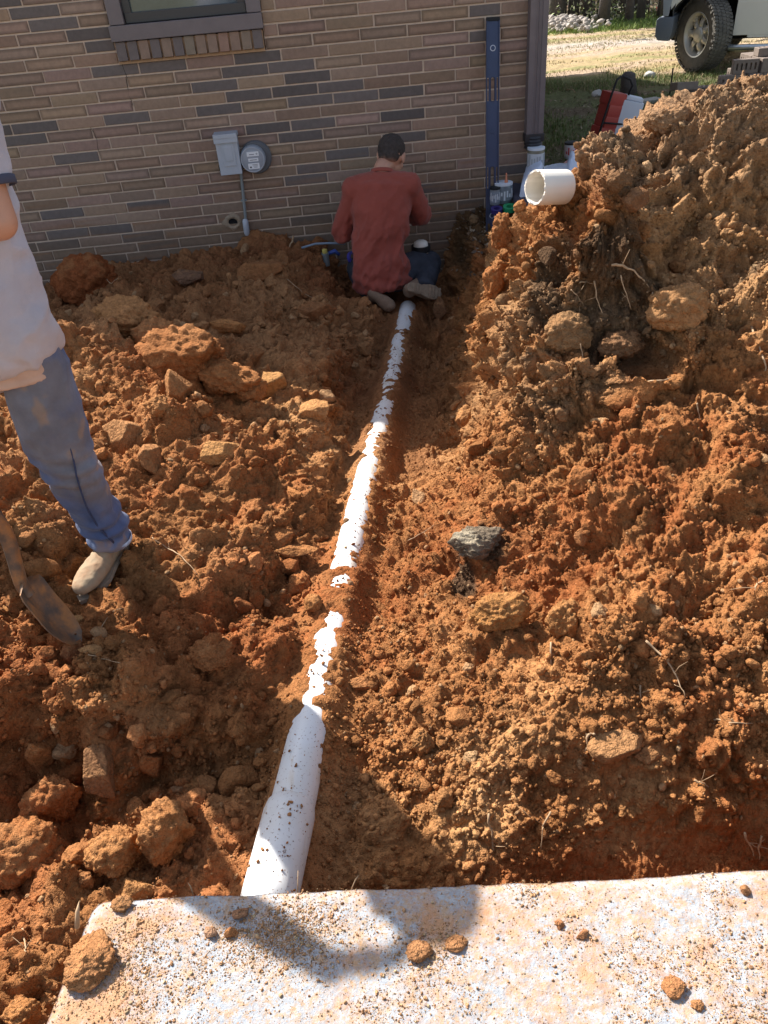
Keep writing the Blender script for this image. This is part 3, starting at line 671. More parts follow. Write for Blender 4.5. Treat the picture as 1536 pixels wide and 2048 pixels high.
# ------------------------------------------------------------------ sewer pipe in the trench
M_PVC = mat('white_pvc', (.80, .80, .80), .32, var=.05, vscale=6, spec=.5, rgb2=None)
def pvc(name, dirty=True):
    m = bpy.data.materials.new(name); m.use_nodes = True; t = m.node_tree; b = t.nodes['Principled BSDF']; b.inputs['Roughness'].default_value = .38
    g = t.nodes.new('ShaderNodeNewGeometry')
    def nz(sc, det, ro, st=None):
        n = t.nodes.new('ShaderNodeTexNoise'); n.inputs['Scale'].default_value = sc; n.inputs['Detail'].default_value = det; n.inputs['Roughness'].default_value = ro
        if st:
            mp = t.nodes.new('ShaderNodeMapping'); mp.inputs['Scale'].default_value = st; t.links.new(g.outputs['Position'], mp.inputs['Vector']); t.links.new(mp.outputs[0], n.inputs['Vector'])
        else: t.links.new(g.outputs['Position'], n.inputs['Vector'])
        return n.outputs['Fac']
    def mr(x, a, b_, d):
        n = t.nodes.new('ShaderNodeMapRange'); n.inputs['From Min'].default_value = a; n.inputs['From Max'].default_value = b_; n.inputs['To Max'].default_value = d; t.links.new(x, n.inputs['Value']); return n.outputs[0]
    def mx(f, A, B):
        n = t.nodes.new('ShaderNodeMix'); n.data_type = 'RGBA'; t.links.new(f, n.inputs['Factor'])
        for s, v in (('A', A), ('B', B)):
            if isinstance(v, tuple): n.inputs[s].default_value = (*v, 1)
            else: t.links.new(v, n.inputs[s])
        return n.outputs['Result']
    c = mx(mr(nz(5, 5, .6), .45, .75, .35), (.70, .70, .69), (.55, .46, .34))
    if dirty:
        c = mx(mr(nz(14, 6, .7, (1, .18, 1)), .56, .66, .55), c, (.52, .38, .22))
        c = mx(mr(nz(160, 3, .6), .64, .68, .9), c, (.20, .09, .045))
    t.links.new(c, b.inputs['Base Color']); return m
M_PVCD = pvc('dirty_pvc'); M_PVCC = mat('weathered_pvc', (.74, .69, .60), .4, var=.06, vscale=9)
ys3 = np.linspace(.40, 4.98, 60)
pipe = empty('sewer_pipe', (pipe_x(.9), .9, pipe_z(.9)-.057), 'long white plastic pipe half buried along the trench floor', 'pipe')
b1 = MB(); b1.tube([(pipe_x(a)+.004*math.sin(a*2), a, pipe_z(a)-.057+.003*math.sin(a*3)) for a in ys3], .057, n=48); part(b1, 'tube', M_PVCD, pipe, smooth=True, angle=50)
b1 = MB(); hd = Vector((.178, 1, -.071)).normalized(); c0 = Vector((pipe_x(1.05), 1.05, pipe_z(1.05)-.057))
b1.lathe([(.0572, .10), (.062, .092), (.0655, .07), (.0660, -.40), (.062, -.43)], c0, hd, n=48); part(b1, 'socket', M_PVCD, pipe, smooth=True, angle=50)
cap = empty('cleanout_pipe', (.545, 5.32, -1.78), 'white pipe stub with a domed top rising beside the seated man\'s right knee', 'pipe')
b1 = MB(); b1.lathe([(.05, -.25), (.05, .0), (.046, .02), (.03, .03), (.001, .034)], (.545, 5.32, -1.70), n=28); part(b1, 'stub', M_PVCC, cap, smooth=True, angle=50)
b1 = MB(); b1.lathe([(.066, -.06), (.066, -.02), (.056, -.02), (.056, -.05)], (.545, 5.32, -1.68), n=28); part(b1, 'coupling', mat('black_rubber', (.015, .015, .017), .5), cap, smooth=True, angle=40)
rq = np.random.default_rng(61); nq = 1500; yq = .8+rq.random(nq)**1.6*3.6; aq = rq.normal(size=nq)*.55+.45*(rq.random(nq) < .6)
rad = np.where(yq < 1.12, .0665, .0575)
Pq = np.stack([pipe_x(yq)+np.sin(aq)*rad, yq, pipe_z(yq)-.057+np.cos(aq)*rad], 1).astype(np.float32); Nq = np.stack([np.sin(aq), aq*0, np.cos(aq)], 1).astype(np.float32)
tag(scatter('pipe_dirt', 900, .0012, .0075, 2, .15+sst(.0, .4, fbm(Pq*9, 71, 3)), 62, power=2.0, src=(Pq, Nq), palef=.05), 'crumbs of red dirt lying on the white pipe', 'dirt crumbs', kind='stuff')
# pipe end poking out of the spoil heap
pe = empty('pipe_offcut', (.66, 2.56, -.70), 'thick white plastic pipe end poking out of the top of the right hand heap', 'pipe')
i = at_px(1125, 420); c0 = Vector((.640, 2.56, -.672))*1.08; dv = Vector((.86, .40, -.16)).normalized()
b1 = MB(); jag = np.random.default_rng(2); b1.lathe([(.0495, .13), (.0495, .0), (.0505, -.003), (.056, -.003), (.0575, .002), (.0575, .13)], c0, dv, n=64)
for q in range(len(b1.v)):
    v = Vector(b1.v[q]); 
    if (v-c0).dot(dv) < .01: b1.v[q] = tuple(v+dv*float(jag.normal()*.0016))
part(b1, 'tube', M_PVCC, pe, smooth=True, angle=50)
# ------------------------------------------------------------------ yard
SCY = 1
big = []
Vb = []; Fb = []
hx0, hx1, hy0, hy1 = -3.3, 4.1, -.2, 5.83
for a, b_, c, d_ in ((-300, hx0, -300, 400), (hx1, 300, -300, 400), (hx0, hx1, -300, hy0), (hx0, hx1, hy1, 400)):
    k = len(Vb); Vb += [(a, c, -1.62), (b_, c, -1.62), (b_, d_, -1.62), (a, d_, -1.62)]; Fb.append((k, k+1, k+2, k+3))
def yard_mat():
    m = bpy.data.materials.new('yard'); m.use_nodes = True; t = m.node_tree; b = t.nodes['Principled BSDF']; b.inputs['Roughness'].default_value = .95; b.inputs['Specular IOR Level'].default_value = .15
    a = t.nodes.new('ShaderNodeVertexColor'); a.layer_name = 'Col'; g = t.nodes.new('ShaderNodeNewGeometry')
    n = t.nodes.new('ShaderNodeTexNoise'); n.inputs['Scale'].default_value = 14; n.inputs['Detail'].default_value = 10; n.inputs['Roughness'].default_value = .8; t.links.new(g.outputs['Position'], n.inputs['Vector'])
    mr = t.nodes.new('ShaderNodeMapRange'); mr.inputs['From Min'].default_value = .3; mr.inputs['From Max'].default_value = .7; mr.inputs['To Min'].default_value = .55; mr.inputs['To Max'].default_value = 1.45; t.links.new(n.outputs['Fac'], mr.inputs['Value'])
    vm = t.nodes.new('ShaderNodeVectorMath'); vm.operation = 'SCALE'; t.links.new(a.outputs['Color'], vm.inputs[0]); t.links.new(mr.outputs[0], vm.inputs['Scale']); t.links.new(vm.outputs[0], b.inputs['Base Color'])
    bp = t.nodes.new('ShaderNodeBump'); bp.inputs['Distance'].default_value = .03; t.links.new(n.outputs['Fac'], bp.inputs['Height']); t.links.new(bp.outputs[0], b.inputs['Normal']); return m
M_YARD = yard_mat()
tag(np_mesh('far_ground', Vb, np.array(Fb), M_YARD, col=np.tile([.30, .26, .14], (len(Vb), 1))), 'level ground running out to the horizon', 'ground', kind='structure')
gx = np.linspace(1.40, 18, 420); gy = 5.75+24*np.linspace(0, 1, 520)**1.5
Xg, Yg = np.meshgrid(gx, gy); x, y = Xg.ravel(), Yg.ravel(); p = np.stack([x, y, x*0], 1)
def yard_z(x, y):
    p = np.stack([x, y, x*0], 1); return -1.56+.025*fbm(p*1.1, 3, 3)+.012*fbm(p*6, 4, 3)+.012*fbm(p*14, 5, 3)
def yard_col(x, y):
    p = np.stack([x, y, x*0], 1); n1 = fbm(p*.7, 11, 4); n2 = fbm(p*np.array([1.2, 4, 1]), 15, 4); yy = y+.5*n1+.25*(x-3.5)
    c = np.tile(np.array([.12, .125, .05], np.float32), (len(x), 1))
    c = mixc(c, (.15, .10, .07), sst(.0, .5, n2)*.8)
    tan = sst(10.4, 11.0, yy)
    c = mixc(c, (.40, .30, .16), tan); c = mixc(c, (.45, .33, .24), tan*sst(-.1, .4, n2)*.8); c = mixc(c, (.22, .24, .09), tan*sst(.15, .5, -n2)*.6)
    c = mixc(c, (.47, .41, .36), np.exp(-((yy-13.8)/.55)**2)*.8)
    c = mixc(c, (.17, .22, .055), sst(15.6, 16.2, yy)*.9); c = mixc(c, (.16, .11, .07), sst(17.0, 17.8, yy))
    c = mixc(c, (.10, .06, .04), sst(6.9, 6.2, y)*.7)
    return c
yz = yard_z(x, y); idx = np.arange(len(gx)*len(gy)).reshape(len(gy), len(gx))
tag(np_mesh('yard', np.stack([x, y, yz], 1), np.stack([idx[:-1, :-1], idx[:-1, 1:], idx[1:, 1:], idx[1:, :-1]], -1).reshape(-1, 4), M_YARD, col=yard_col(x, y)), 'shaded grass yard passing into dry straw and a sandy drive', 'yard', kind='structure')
def blades(name, n, x0, x1, y0, y1, hmin, hmax, w, seed, cols, mask=None, label=None):
    r_ = np.random.default_rng(seed); x = r_.uniform(x0, x1, n); y = r_.uniform(y0, y1, n)
    if mask is not None: k = r_.random(n) < mask(x, y); x, y = x[k], y[k]
    n = len(x); z = yard_z(x, y)-.004; h = r_.uniform(hmin, hmax, n); a = r_.uniform(0, 2*np.pi, n); l = r_.uniform(.1, .9, n)*h; la = r_.uniform(0, 2*np.pi, n)
    B = np.stack([x, y, z], 1); dx = np.stack([np.cos(a), np.sin(a), a*0], 1)*(w*h/hmax)[:, None] if False else np.stack([np.cos(a), np.sin(a), a*0], 1)*w
    L = np.stack([np.cos(la), np.sin(la), la*0], 1)*l[:, None]; up = np.array([0, 0, 1.0])*h[:, None]
    V = np.stack([B-dx, B+dx, B+dx*.7+up*.55+L*.35, B-dx*.7+up*.55+L*.35, B+up+L], 1).reshape(-1, 3)
    o = np.arange(n)*5; F4 = np.stack([o, o+1, o+2, o+3], 1); F3 = np.stack([o+3, o+2, o+4], 1)
    c = np.array(cols, np.float32)[r_.integers(0, len(cols), n)]*r_.uniform(.7, 1.3, (n, 1)); c = np.repeat(c, 5, 0)
    return tag(np_mesh(name, V, [F4, F3], M_LEAF, col=c, smooth=False), label, 'grass', kind='stuff')
M_LEAF = mat('leaf', attr=True, rough=.7, spec=.3)
GR = [(.10, .16, .035), (.13, .19, .05), (.08, .13, .03), (.20, .19, .08), (.26, .2, .11)]
def gm(x, y):
    p = np.stack([x, y, x*0], 1); return sst(-.35, .2, fbm(p*1.6, 61, 3))*sst(11.4, 10.4, y+.25*(x-3.5))*(.35+.65*sst(6.4, 7.3, y))
blades('lawn_grass', 60000, 1.5, 6.5, 5.9, 11.4, .02, .06, .0035, 5, GR, gm, 'green grass growing in the shade beside the house')
blades('straw_grass', 36000, 1.6, 9, 9.8, 15.5, .012, .035, .005, 6, [(.42, .33, .17), (.36, .28, .14), (.3, .27, .12), (.2, .22, .08)], lambda x, y: sst(-.3, .4, fbm(np.stack([x, y*3, x*0], 1), 66, 3)), 'dry straw coloured grass on the sunlit yard')
blades('verge_grass', 22000, 2.5, 12, 15.2, 18, .03, .10, .007, 7, [(.16, .24, .05), (.22, .28, .07), (.13, .18, .05)], lambda x, y: sst(15.4, 16, y+.25*(x-3.5)), 'bright green grass strip along the edge of the wood')
# dead leaf litter near the wall corner
r_ = np.random.default_rng(77)
def litter(name, n, fx, label):
    C0, Nl = fx(n); a = r_.uniform(0, 2*np.pi, n); s = r_.uniform(.010, .026, n); t_ = r_.uniform(-.6, .6, (n, 2)); 
    u_ = np.stack([np.cos(a), np.sin(a), t_[:, 0]], 1)*s[:, None]; v_ = np.stack([-np.sin(a), np.cos(a), t_[:, 1]], 1)*(s*.45)[:, None]
    V = np.stack([C0-u_, C0-v_, C0+u_, C0+v_+np.array([0, 0, .006])], 1).reshape(-1, 3); o = np.arange(n)*4
    c = np.array([(.16, .10, .06), (.23, .16, .10), (.09, .06, .04), (.30, .23, .15)], np.float32)[r_.integers(0, 4, n)]
    return tag(np_mesh(name, V, np.stack([o, o+1, o+2, o+3], 1), M_LEAF, col=np.repeat(c, 4, 0), smooth=False), label, 'leaf litter', kind='stuff')
def fy(n):
    x = r_.uniform(1.5, 4.5, n); y = 5.9+r_.random(n)**1.6*3.5; return np.stack([x, y, yard_z(x, y)+.012], 1), None
litter('leaf_litter', 2600, fy, 'brown dead leaves and twigs lying in the shaded grass')
k_ = np.where((P[:, 0] > .75) & (P[:, 0] < 1.6) & (P[:, 1] > 4.9))[0]
def fg(n): return P[r_.choice(k_, n)]+np.array([0, 0, .01]), None
litter('wall_foot_litter', 500, fg, 'brown leaves gathered at the foot of the brick wall')
# ------------------------------------------------------------------ wood beyond the yard
M_BARK = mat('bark', (.085, .07, .06), .95, var=.4, vscale=7, bump=.02, bscale=18)
def tree_proto(seed, h, r0):
    r_ = np.random.default_rng(seed); root = empty('forest_tree', (0, 0, 0), 'x', 'tree', 'trees of the wood beyond the yard')
    mb = MB(); pts = []; q = Vector((0, 0, -.1)); d = Vector((r_.normal()*.03, r_.normal()*.03, 1))
    for k in range(12): pts.append(q.copy()); q = q+d*h/11; d = (d+Vector((r_.normal()*.03, r_.normal()*.03, 0))).normalized()
    mb.tube(pts, [r0*(1.25 if k == 0 else 1)*(1-.07*k) for k in range(12)], n=9)
    tips = []
    for k in range(16):
        i = r_.integers(3, 11); b0 = pts[i]; a = r_.uniform(0, 6.28); L = r_.uniform(1, 2.6)*(1.2-i/12); dd = Vector((math.cos(a), math.sin(a), r_.uniform(.2, .9))).normalized()
        b1 = b0+dd*L*.5+Vector((0, 0, .1)); b2 = b0+dd*L; mb.tube([b0, b1, b2], [r0*.28, r0*.16, r0*.05], n=5); tips += [b1, b2]
    part(mb, 'trunk', M_BARK, root, smooth=True)
    n = 1500; T = np.array([t[:] for t in tips]); c = T[r_.integers(0, len(T), n)]+r_.normal(size=(n, 3))*.38; s = .05
    a = r_.normal(size=(n, 3))*s; b = r_.normal(size=(n, 3))*s
    V = np.stack([c-a, c-b, c+a, c+b], 1).reshape(-1, 3); o = np.arange(n)*4
    cc = np.array([(.14, .19, .05), (.2, .24, .07), (.09, .12, .04), (.22, .18, .10)], np.float32)[r_.integers(0, 4, n)]
    np_mesh('crown', V, np.stack([o, o+1, o+2, o+3], 1), M_LEAF, root, False, np.repeat(cc, 4, 0)); return root
protos = [tree_proto(s, h, r0) for s, h, r0 in ((1, 9, .10), (2, 8, .07), (3, 10, .13), (4, 7, .045))]
def tree_copy(root):
    c = root.copy(); COL.objects.link(c)
    for ch in root.children: d = ch.copy(); COL.objects.link(d); d.parent = c
    return c
r_ = np.random.default_rng(12); used = set()
tree_px = [(1108, 50, 2), (1124, 44, 1), (1146, 42, 0), (1163, 30, 3), (1178, 40, 0), (1196, 36, 3), (1206, 51, 0), (1222, 35, 2), (1242, 34, 2), (1257, 46, 1), (1268, 28, 0), (1281, 41, 1), (1293, 30, 3), (1317, 38, 3), (1327, 40, 1)]
desc = ['thick dark trunk at the very edge of the brick house', 'slim dark trunk just beyond the house corner', 'grey trunk rising behind the pale rubble', 'thin leaning sapling behind the rubble', 'grey trunk in the middle of the shrubs', 'spindly tree among the pale shrubs', 'pale trunk standing forward of its neighbours', 'stout dark trunk right of the pale one',
        'second stout dark trunk, close to the first', 'dark trunk standing nearest the verge', 'pale grey trunk behind the verge', 'dark slender trunk left of the red flag', 'thin far sapling by the gap with the flag', 'spindly tree right of the red flag', 'dark trunk beside the front of the truck']
ti = 0
for k, (u, v, pi) in enumerate(tree_px):
    q = ray(u, v); q = q*(-1.56/q[2]); o = protos[pi] if pi not in used else tree_copy(protos[pi]); used.add(pi)
    o.location = (q[0], q[1], -1.58); o.rotation_euler.z = r_.uniform(0, 6.28); o['label'] = desc[k]
far_desc = 0
mb = MB(); rr_ = np.random.default_rng(4); Vc = []; 
for k in range(300):
    x = rr_.uniform(4, 30); y = rr_.uniform(20.5, 36); x = x*y/24; r0 = rr_.uniform(.04, .14); l = rr_.normal(size=2)*.3
    mb.tube([(x, y, -1.7), (x+l[0], y+l[1], 2.5), (x+l[0]*2, y+l[1]*2, 9)], [r0*1.1, r0*.9, r0*.4], n=6)
tag(part(mb, 'far_wood', M_BARK, None, smooth=True), 'far trunks of the wood merging into one another', 'woodland', kind='stuff')
def leafcloud(name, n, f, s, cols, label, cat, seed):
    r_ = np.random.default_rng(seed); c = f(r_, n); a = r_.normal(size=(n, 3))*s; b = r_.normal(size=(n, 3))*s
    V = np.stack([c-a, c-b, c+a, c+b], 1).reshape(-1, 3); o = np.arange(n)*4
    cc = np.array(cols, np.float32)[r_.integers(0, len(cols), n)]*r_.uniform(.6, 1.4, (n, 1))
    return tag(np_mesh(name, V, np.stack([o, o+1, o+2, o+3], 1), M_LEAF, col=np.repeat(cc, 4, 0), smooth=False), label, cat, kind='stuff')
def fwood(r_, n):
    y = r_.uniform(21, 37, n); x = r_.uniform(3, 30, n)*y/24; return np.stack([x, y, -1.6+r_.random(n)**1.5*7.5], 1)
leafcloud('far_foliage', 9000, fwood, .05, [(.30, .34, .12), (.22, .27, .10), (.36, .36, .18), (.26, .22, .14)], 'thin spring foliage between the far trunks', 'woodland foliage', 8)
def fund(r_, n):
    k = r_.integers(0, 60, n); cx = np.random.default_rng(5).uniform(4.0, 10, 60); cy = 16.9+np.random.default_rng(6).uniform(0, 2.6, 60)-.25*(cx-4.6); h = np.random.default_rng(7).uniform(.15, .6, 60)
    return np.stack([cx[k]+r_.normal(size=n)*.22, cy[k]+r_.normal(size=n)*.22, -1.56+np.abs(r_.normal(size=n))*h[k]*.6], 1)
leafcloud('undergrowth', 7000, fund, .016, [(.22, .26, .10), (.30, .30, .17), (.15, .18, .07), (.34, .31, .24)], 'pale scrubby undergrowth along the edge of the wood', 'undergrowth', 9)
# pale rubble at the edge of the wood
r_ = np.random.default_rng(21); VV = []; FF = []; CC = []; off = 0
for k in range(460):
    q = ray(1098+abs(r_.normal())*42, 52+r_.normal()*4); q = q*(-1.52/q[2]); v, f = clod_shape(2, 300+k%40, 'stone' if k%2 else 'clod', (1, .8, .7)); s = r_.uniform(.02, .065)
    VV.append(v*s+np.array([q[0], q[1], -1.54+max(0, .16-.05*abs(q[1]-16.6))*r_.random()])); FF.append(f+off); off += len(v); CC.append(np.tile(np.array([.40, .35, .30])*r_.uniform(.6, 1.1), (len(v), 1)))
tag(np_mesh('rubble', np.concatenate(VV), np.concatenate(FF), mat('pale_stone', attr=True, rough=.9), col=np.concatenate(CC)), 'heap of pale broken rubble at the edge of the wood', 'rubble', kind='stuff')
q = ray(1311, 22); q = q*(17.2/q[1]); fl = empty('marker_flag', (q[0], 17.2, -1.56), 'small orange red marker flag on a wire between two thin trees', 'flag')
b1 = MB(); b1.tube([(q[0], 17.2, -1.58), (q[0]+.02, 17.2, q[2]+.08)], .006, n=5); part(b1, 'stake', M_GALV, fl)
b1 = MB(); b1.box((q[0]+.09, 17.2, q[2]), (.08, .004, .07)); part(b1, 'flag_sheet', mat('orange_flag', (.75, .10, .05), .6), fl)
# ------------------------------------------------------------------ truck
M_PAINT = mat('champagne_paint', (.80, .77, .69), .3, metal=.0, coat=.6, var=.04, vscale=3); M_TYRE = mat('tyre_rubber', (.11, .10, .085), .85, var=.35, vscale=14, bump=.001, bscale=200)
M_TRIM = mat('grey_plastic_trim', (.13, .15, .18), .5); M_RIM = mat('painted_steel_rim', (.62, .60, .54), .35, metal=.3); M_BLK = mat('underbody_black', (.012, .012, .013), .8); M_CHR = mat('satin_step_metal', (.50, .54, .56), .3, metal=.7)
ty = 10.20; FX = 4.42; RX = 8.05; GZ = -1.56
truck = empty('pickup_truck', (6.2, 11.1, GZ), 'champagne coloured pickup truck with grey bumper parked on the dry yard', 'truck')
def arc(cx, cz, r, a0, a1, n=14): return [(cx+r*math.cos(R(a0+(a1-a0)*k/n)), cz+r*math.sin(R(a0+(a1-a0)*k/n))) for k in range(n+1)]
hz = GZ+.385
bd = MB(); zb_ = -1.215
low = [(4.02, -.98), (FX-.47, -.98)]+[(FX-.455, -1.20)]*0+arc(FX, hz, .47, 158, 12)+[(FX+.47, zb_), (4.92, zb_), (RX-.50, zb_)]+arc(RX, hz, .47, 170, 10)+[(9.15, -1.15), (9.3, -.98), (9.3, -.42), (7.1, -.40), (4.95, -.42), (4.02, -.50), (3.96, -.62)]
bd.prism(low, ty, ty+1.95, bev=.02)
body = part(bd, 'body', M_PAINT, truck, smooth=True, angle=35)
cb = MB(); cab = [(5.05, -.42), (5.75, .18), (6.2, .22), (7.35, .20), (7.45, -.40)]
cb.prism(cab, ty+.12, ty+1.83, bev=.05); part(cb, 'cab', M_PAINT, truck, smooth=True, angle=35)
for poly in ([(5.30, -.36), (5.80, .10), (6.2, .13), (6.2, -.36)], [(6.28, -.36), (6.28, .13), (7.25, .12), (7.33, -.36)]):
    g = MB(); g.prism(poly, ty+.112, ty+.118); part(g, 'window', M_GLASS, truck)
ws = MB(); ws.add([(5.10, ty+.25, -.38), (5.10, ty+1.7, -.38), (5.70, ty+1.66, .13), (5.70, ty+.3, .13)], [(0, 1, 2, 3)]); ws.add([(5.12, ty+.25, -.40), (5.12, ty+1.7, -.40), (5.72, ty+1.66, .11), (5.72, ty+.3, .11)], [(0, 1, 2, 3)]); part(ws, 'windscreen', M_GLASS, truck)
dr = MB(); dr.prism([(4.735, -1.185), (4.735, -.44), (5.95, -.44), (5.95, -1.185)], ty-.007, ty+.005, bev=.006); dr.prism([(4.745, -.87), (4.745, -.86), (5.94, -.86), (5.94, -.87)], ty-.010, ty-.005)
door = part(dr, 'door', M_PAINT, truck, smooth=True, angle=35)
hd_ = MB(); hd_.box((5.8, ty-.03, -.62), (.10, .014, .02), bev=.006); part(hd_, 'handle', M_TRIM, door)
dr = MB(); dr.prism([(5.965, -1.185), (5.965, -.44), (7.05, -.44), (7.05, -1.185)], ty-.007, ty+.005, bev=.006); part(dr, 'door', M_PAINT, truck, smooth=True, angle=35)
bm_ = MB(); bm_.prism([(3.90, -1.215), (3.86, -1.17), (3.86, -1.0), (3.90, -.975), (4.06, -.975), (4.055, -1.14), (4.03, -1.225)], ty-.012, ty+1.96, bev=.012); part(bm_, 'bumper', M_TRIM, truck, smooth=True, angle=35)
pl = MB(); pl.prism([(3.93, -.970), (3.90, -.72), (3.955, -.60), (4.10, -.60), (4.02, -.74), (3.99, -.970)], ty-.010, ty+.25, bev=.006); part(pl, 'headlight', mat('clear_lens', (.35, .38, .42), .1, coat=1), truck, smooth=True, angle=35)
pl = MB(); pl.box((3.94, ty+.975, -.80), (.02, .6, .13), bev=.01); part(pl, 'grille', M_BLK, truck)
fl_ = MB()   # black arch liners
for cx in (FX, RX):
    for y0_ in (ty+.03,):
        a_ = arc(cx, hz, .485, 185, -5, 18); b_ = [(x_, z_) for x_, z_ in arc(cx, hz, .458, -5, 185, 18)]
        fl_.prism(a_+b_, y0_, y0_+.42)
    fl_.box((cx, ty+.50, hz+.18), (.44, .03, .27))
fl_.box((6.3, ty+.98, -1.20), (2.3, .6, .06)); part(fl_, 'arch_liner', M_BLK, truck)
sb = MB(); pts = [(FX+.30, ty+.12, -1.31), (FX+.30, ty-.02, -1.305), (FX+.33, ty-.075, -1.30), (FX+.45, ty-.085, -1.296), (6.9, ty-.085, -1.29), (7.25, ty-.07, -1.29), (7.3, ty+.1, -1.30)]
sb.tube(pts, [(.030, .042)]*len(pts), n=14); part(sb, 'step_bar', M_CHR, truck, smooth=True, angle=60)
mi = MB(); mi.box((5.35, ty-.12, -.30), (.06, .09, .10), bev=.03); mi.box((5.4, ty+.02, -.38), (.03, .08, .015)); part(mi, 'side_mirror', M_TRIM, truck)
def wheel(c, steer, out=-1):
    w = empty('wheel', (0, 0, 0), None, None); w.parent = truck; w.location = Vector(c)-truck.location; w.rotation_euler = (0, 0, steer)
    Rr = .385; hw = .105
    prof = [(.225, -hw*.86), (.255, -hw*.98), (.32, -hw*1.03), (.355, -hw*.98), (.374, -hw*.82), (.380, -hw*.45), (.381, 0), (.380, hw*.45), (.374, hw*.82), (.355, hw*.98), (.32, hw*1.03), (.255, hw*.98), (.225, hw*.86)]
    t_ = MB(); t_.lathe(prof, (0, 0, 0), (0, out, 0), n=64)
    for k in range(60):
        a = 2*math.pi*k/60
        for j, yy in enumerate((-.098, -.052, 0, .052, .098)):
            aa = a+(.5*(j % 2)+.15*j)*2*math.pi/60; M = Matrix.Rotation(-aa, 3, 'Y') @ Matrix.Rotation(R(18)*(1 if j % 2 else -1), 3, 'X' if False else 'Z')
            rad = .380 if j in (1, 2, 3) else .375
            t_.box(Matrix.Rotation(-aa, 3, 'Y') @ Vector((rad, yy, 0)), (.0075, .021, .0145), Matrix.Rotation(-aa, 3, 'Y') @ Matrix.Rotation(R(14)*(1 if j % 2 else -1), 3, 'X'))
        if k % 2: 
            for sgn in (-1, 1): t_.box(Matrix.Rotation(-a, 3, 'Y') @ Vector((.357, sgn*.127, 0)), (.014, .004, .012), Matrix.Rotation(-a, 3, 'Y'))
    ty_ = t_.build('tyre', M_TYRE, w, smooth=True, angle=30)
    r1 = MB(); r1.lathe([(.228, hw*.80), (.236, hw*.86), (.232, hw*.93), (.220, hw*.90), (.205, hw*.55), (.195, hw*.2), (.19, -hw*.6)], (0, 0, 0), (0, out, 0), n=56)
    r1.lathe([(.19, hw*.05), (.15, hw*.10), (.10, hw*.30), (.088, hw*.40)], (0, 0, 0), (0, out, 0), n=56)
    for k in range(7):
        a = 2*math.pi*(k+.5)/7; M = Matrix.Rotation(-a, 3, 'Y'); pts = [M @ Vector((rr, out*yy, 0)) for rr, yy in ((.075, hw*.42), (.105, hw*.55), (.14, hw*.52), (.175, hw*.34), (.206, hw*.45))]
        r1.tube(pts, [(.014, .030), (.018, .034), (.016, .030), (.012, .034), (.010, .046)], n=10, upv=(0, out, 0))
    rim_ = r1.build('rim', M_RIM, w, smooth=True, angle=50)
    for k in range(7):
        h1 = MB()
        a = 2*math.pi*k/7; M = Matrix.Rotation(-a, 3, 'Y'); ell(h1, M @ Vector((.150, out*hw*.28, 0)), (.024, .012, .020), M, 12, 6); h1.build('vent_hole', M_BLK, w, smooth=True)
    hc = MB(); hc.lathe([(.082, hw*.35), (.084, hw*.62), (.076, hw*.74), (.055, hw*.83), (.03, hw*.86), (.001, hw*.865)], (0, 0, 0), (0, out, 0), n=36); hc.build('hub_cap', M_RIM, w, smooth=True, angle=60)
    return w
wheel((FX-.03, ty+.12, hz), R(-46)); wheel((RX, ty+.14, hz), 0); wheel((FX-.03, ty+1.80, hz), R(-40)+math.pi); wheel((RX, ty+1.8, hz), math.pi)
for o in truck.children:
    if o.name.startswith('wheel'):
        for kk in ('label', 'category'):
            if kk in o: del o[kk]
piv = Vector((FX, ty, 0)); Rz = Matrix.Rotation(R(-31), 3, 'Z'); truck.location = Vector((4.50, 10.28, 0))+Rz @ (truck.location-piv); truck.rotation_euler = (0, 0, R(-31))
# ------------------------------------------------------------------ loose bricks by the truck
M_LB = mat('loose_brick', (.20, .155, .125), .9, var=.2, vscale=20, bump=.001, bscale=120)
def brick_mesh():
    bm = bmesh.new(); L, Wd, T = .12, .062, .036   # half sizes; the cores run along Y through the bed face
    xs = [-L]+[x for k in range(5) for x in (-.086+.043*k-.009, -.086+.043*k+.009)]+[L]; zs = [-Wd, -.030, .030, Wd]
    for yy, flip in ((-T, False), (T, True)):
        g_ = [[bm.verts.new((x, yy, z)) for z in zs] for x in xs]
        for i in range(len(xs)-1):
            for j in range(3):
                if i % 2 == 1 and j == 1: continue
                vs = [g_[i][j], g_[i+1][j], g_[i+1][j+1], g_[i][j+1]]; bm.faces.new(vs[::-1] if flip else vs)
        if not flip: g0 = g_
        else: g1 = g_
    for i in range(len(xs)-1):
        if i % 2 == 1:
            for (a, b_) in (((i, 1), (i+1, 1)), ((i+1, 1), (i+1, 2)), ((i+1, 2), (i, 2)), ((i, 2), (i, 1))):
                bm.faces.new([g0[a[0]][a[1]], g0[b_[0]][b_[1]], g1[b_[0]][b_[1]], g1[a[0]][a[1]]])
        bm.faces.new([g0[i][0], g1[i][0], g1[i+1][0], g0[i+1][0]]); bm.faces.new([g0[i][3], g0[i+1][3], g1[i+1][3], g1[i][3]])
    for i in (0, -1):
        for j in range(3): bm.faces.new([g0[i][j], g0[i][j+1], g1[i][j+1], g1[i][j]])
    bmesh.ops.recalc_face_normals(bm, faces=bm.faces[:])
    es = [e_ for e_ in bm.edges if len(e_.link_faces) == 2 and e_.calc_face_angle(0) > 1 and max(abs(e_.verts[0].co.x), abs(e_.verts[0].co.z)) > .058 and not (abs(e_.verts[0].co.z) < .05 and abs(e_.verts[0].co.x) < .11)]
    bmesh.ops.bevel(bm, geom=es, offset=.004, segments=1, affect='EDGES')
    me = bpy.data.meshes.new('brick'); bm.to_mesh(me); bm.free(); me.materials.append(M_LB); return me
BM = brick_mesh()
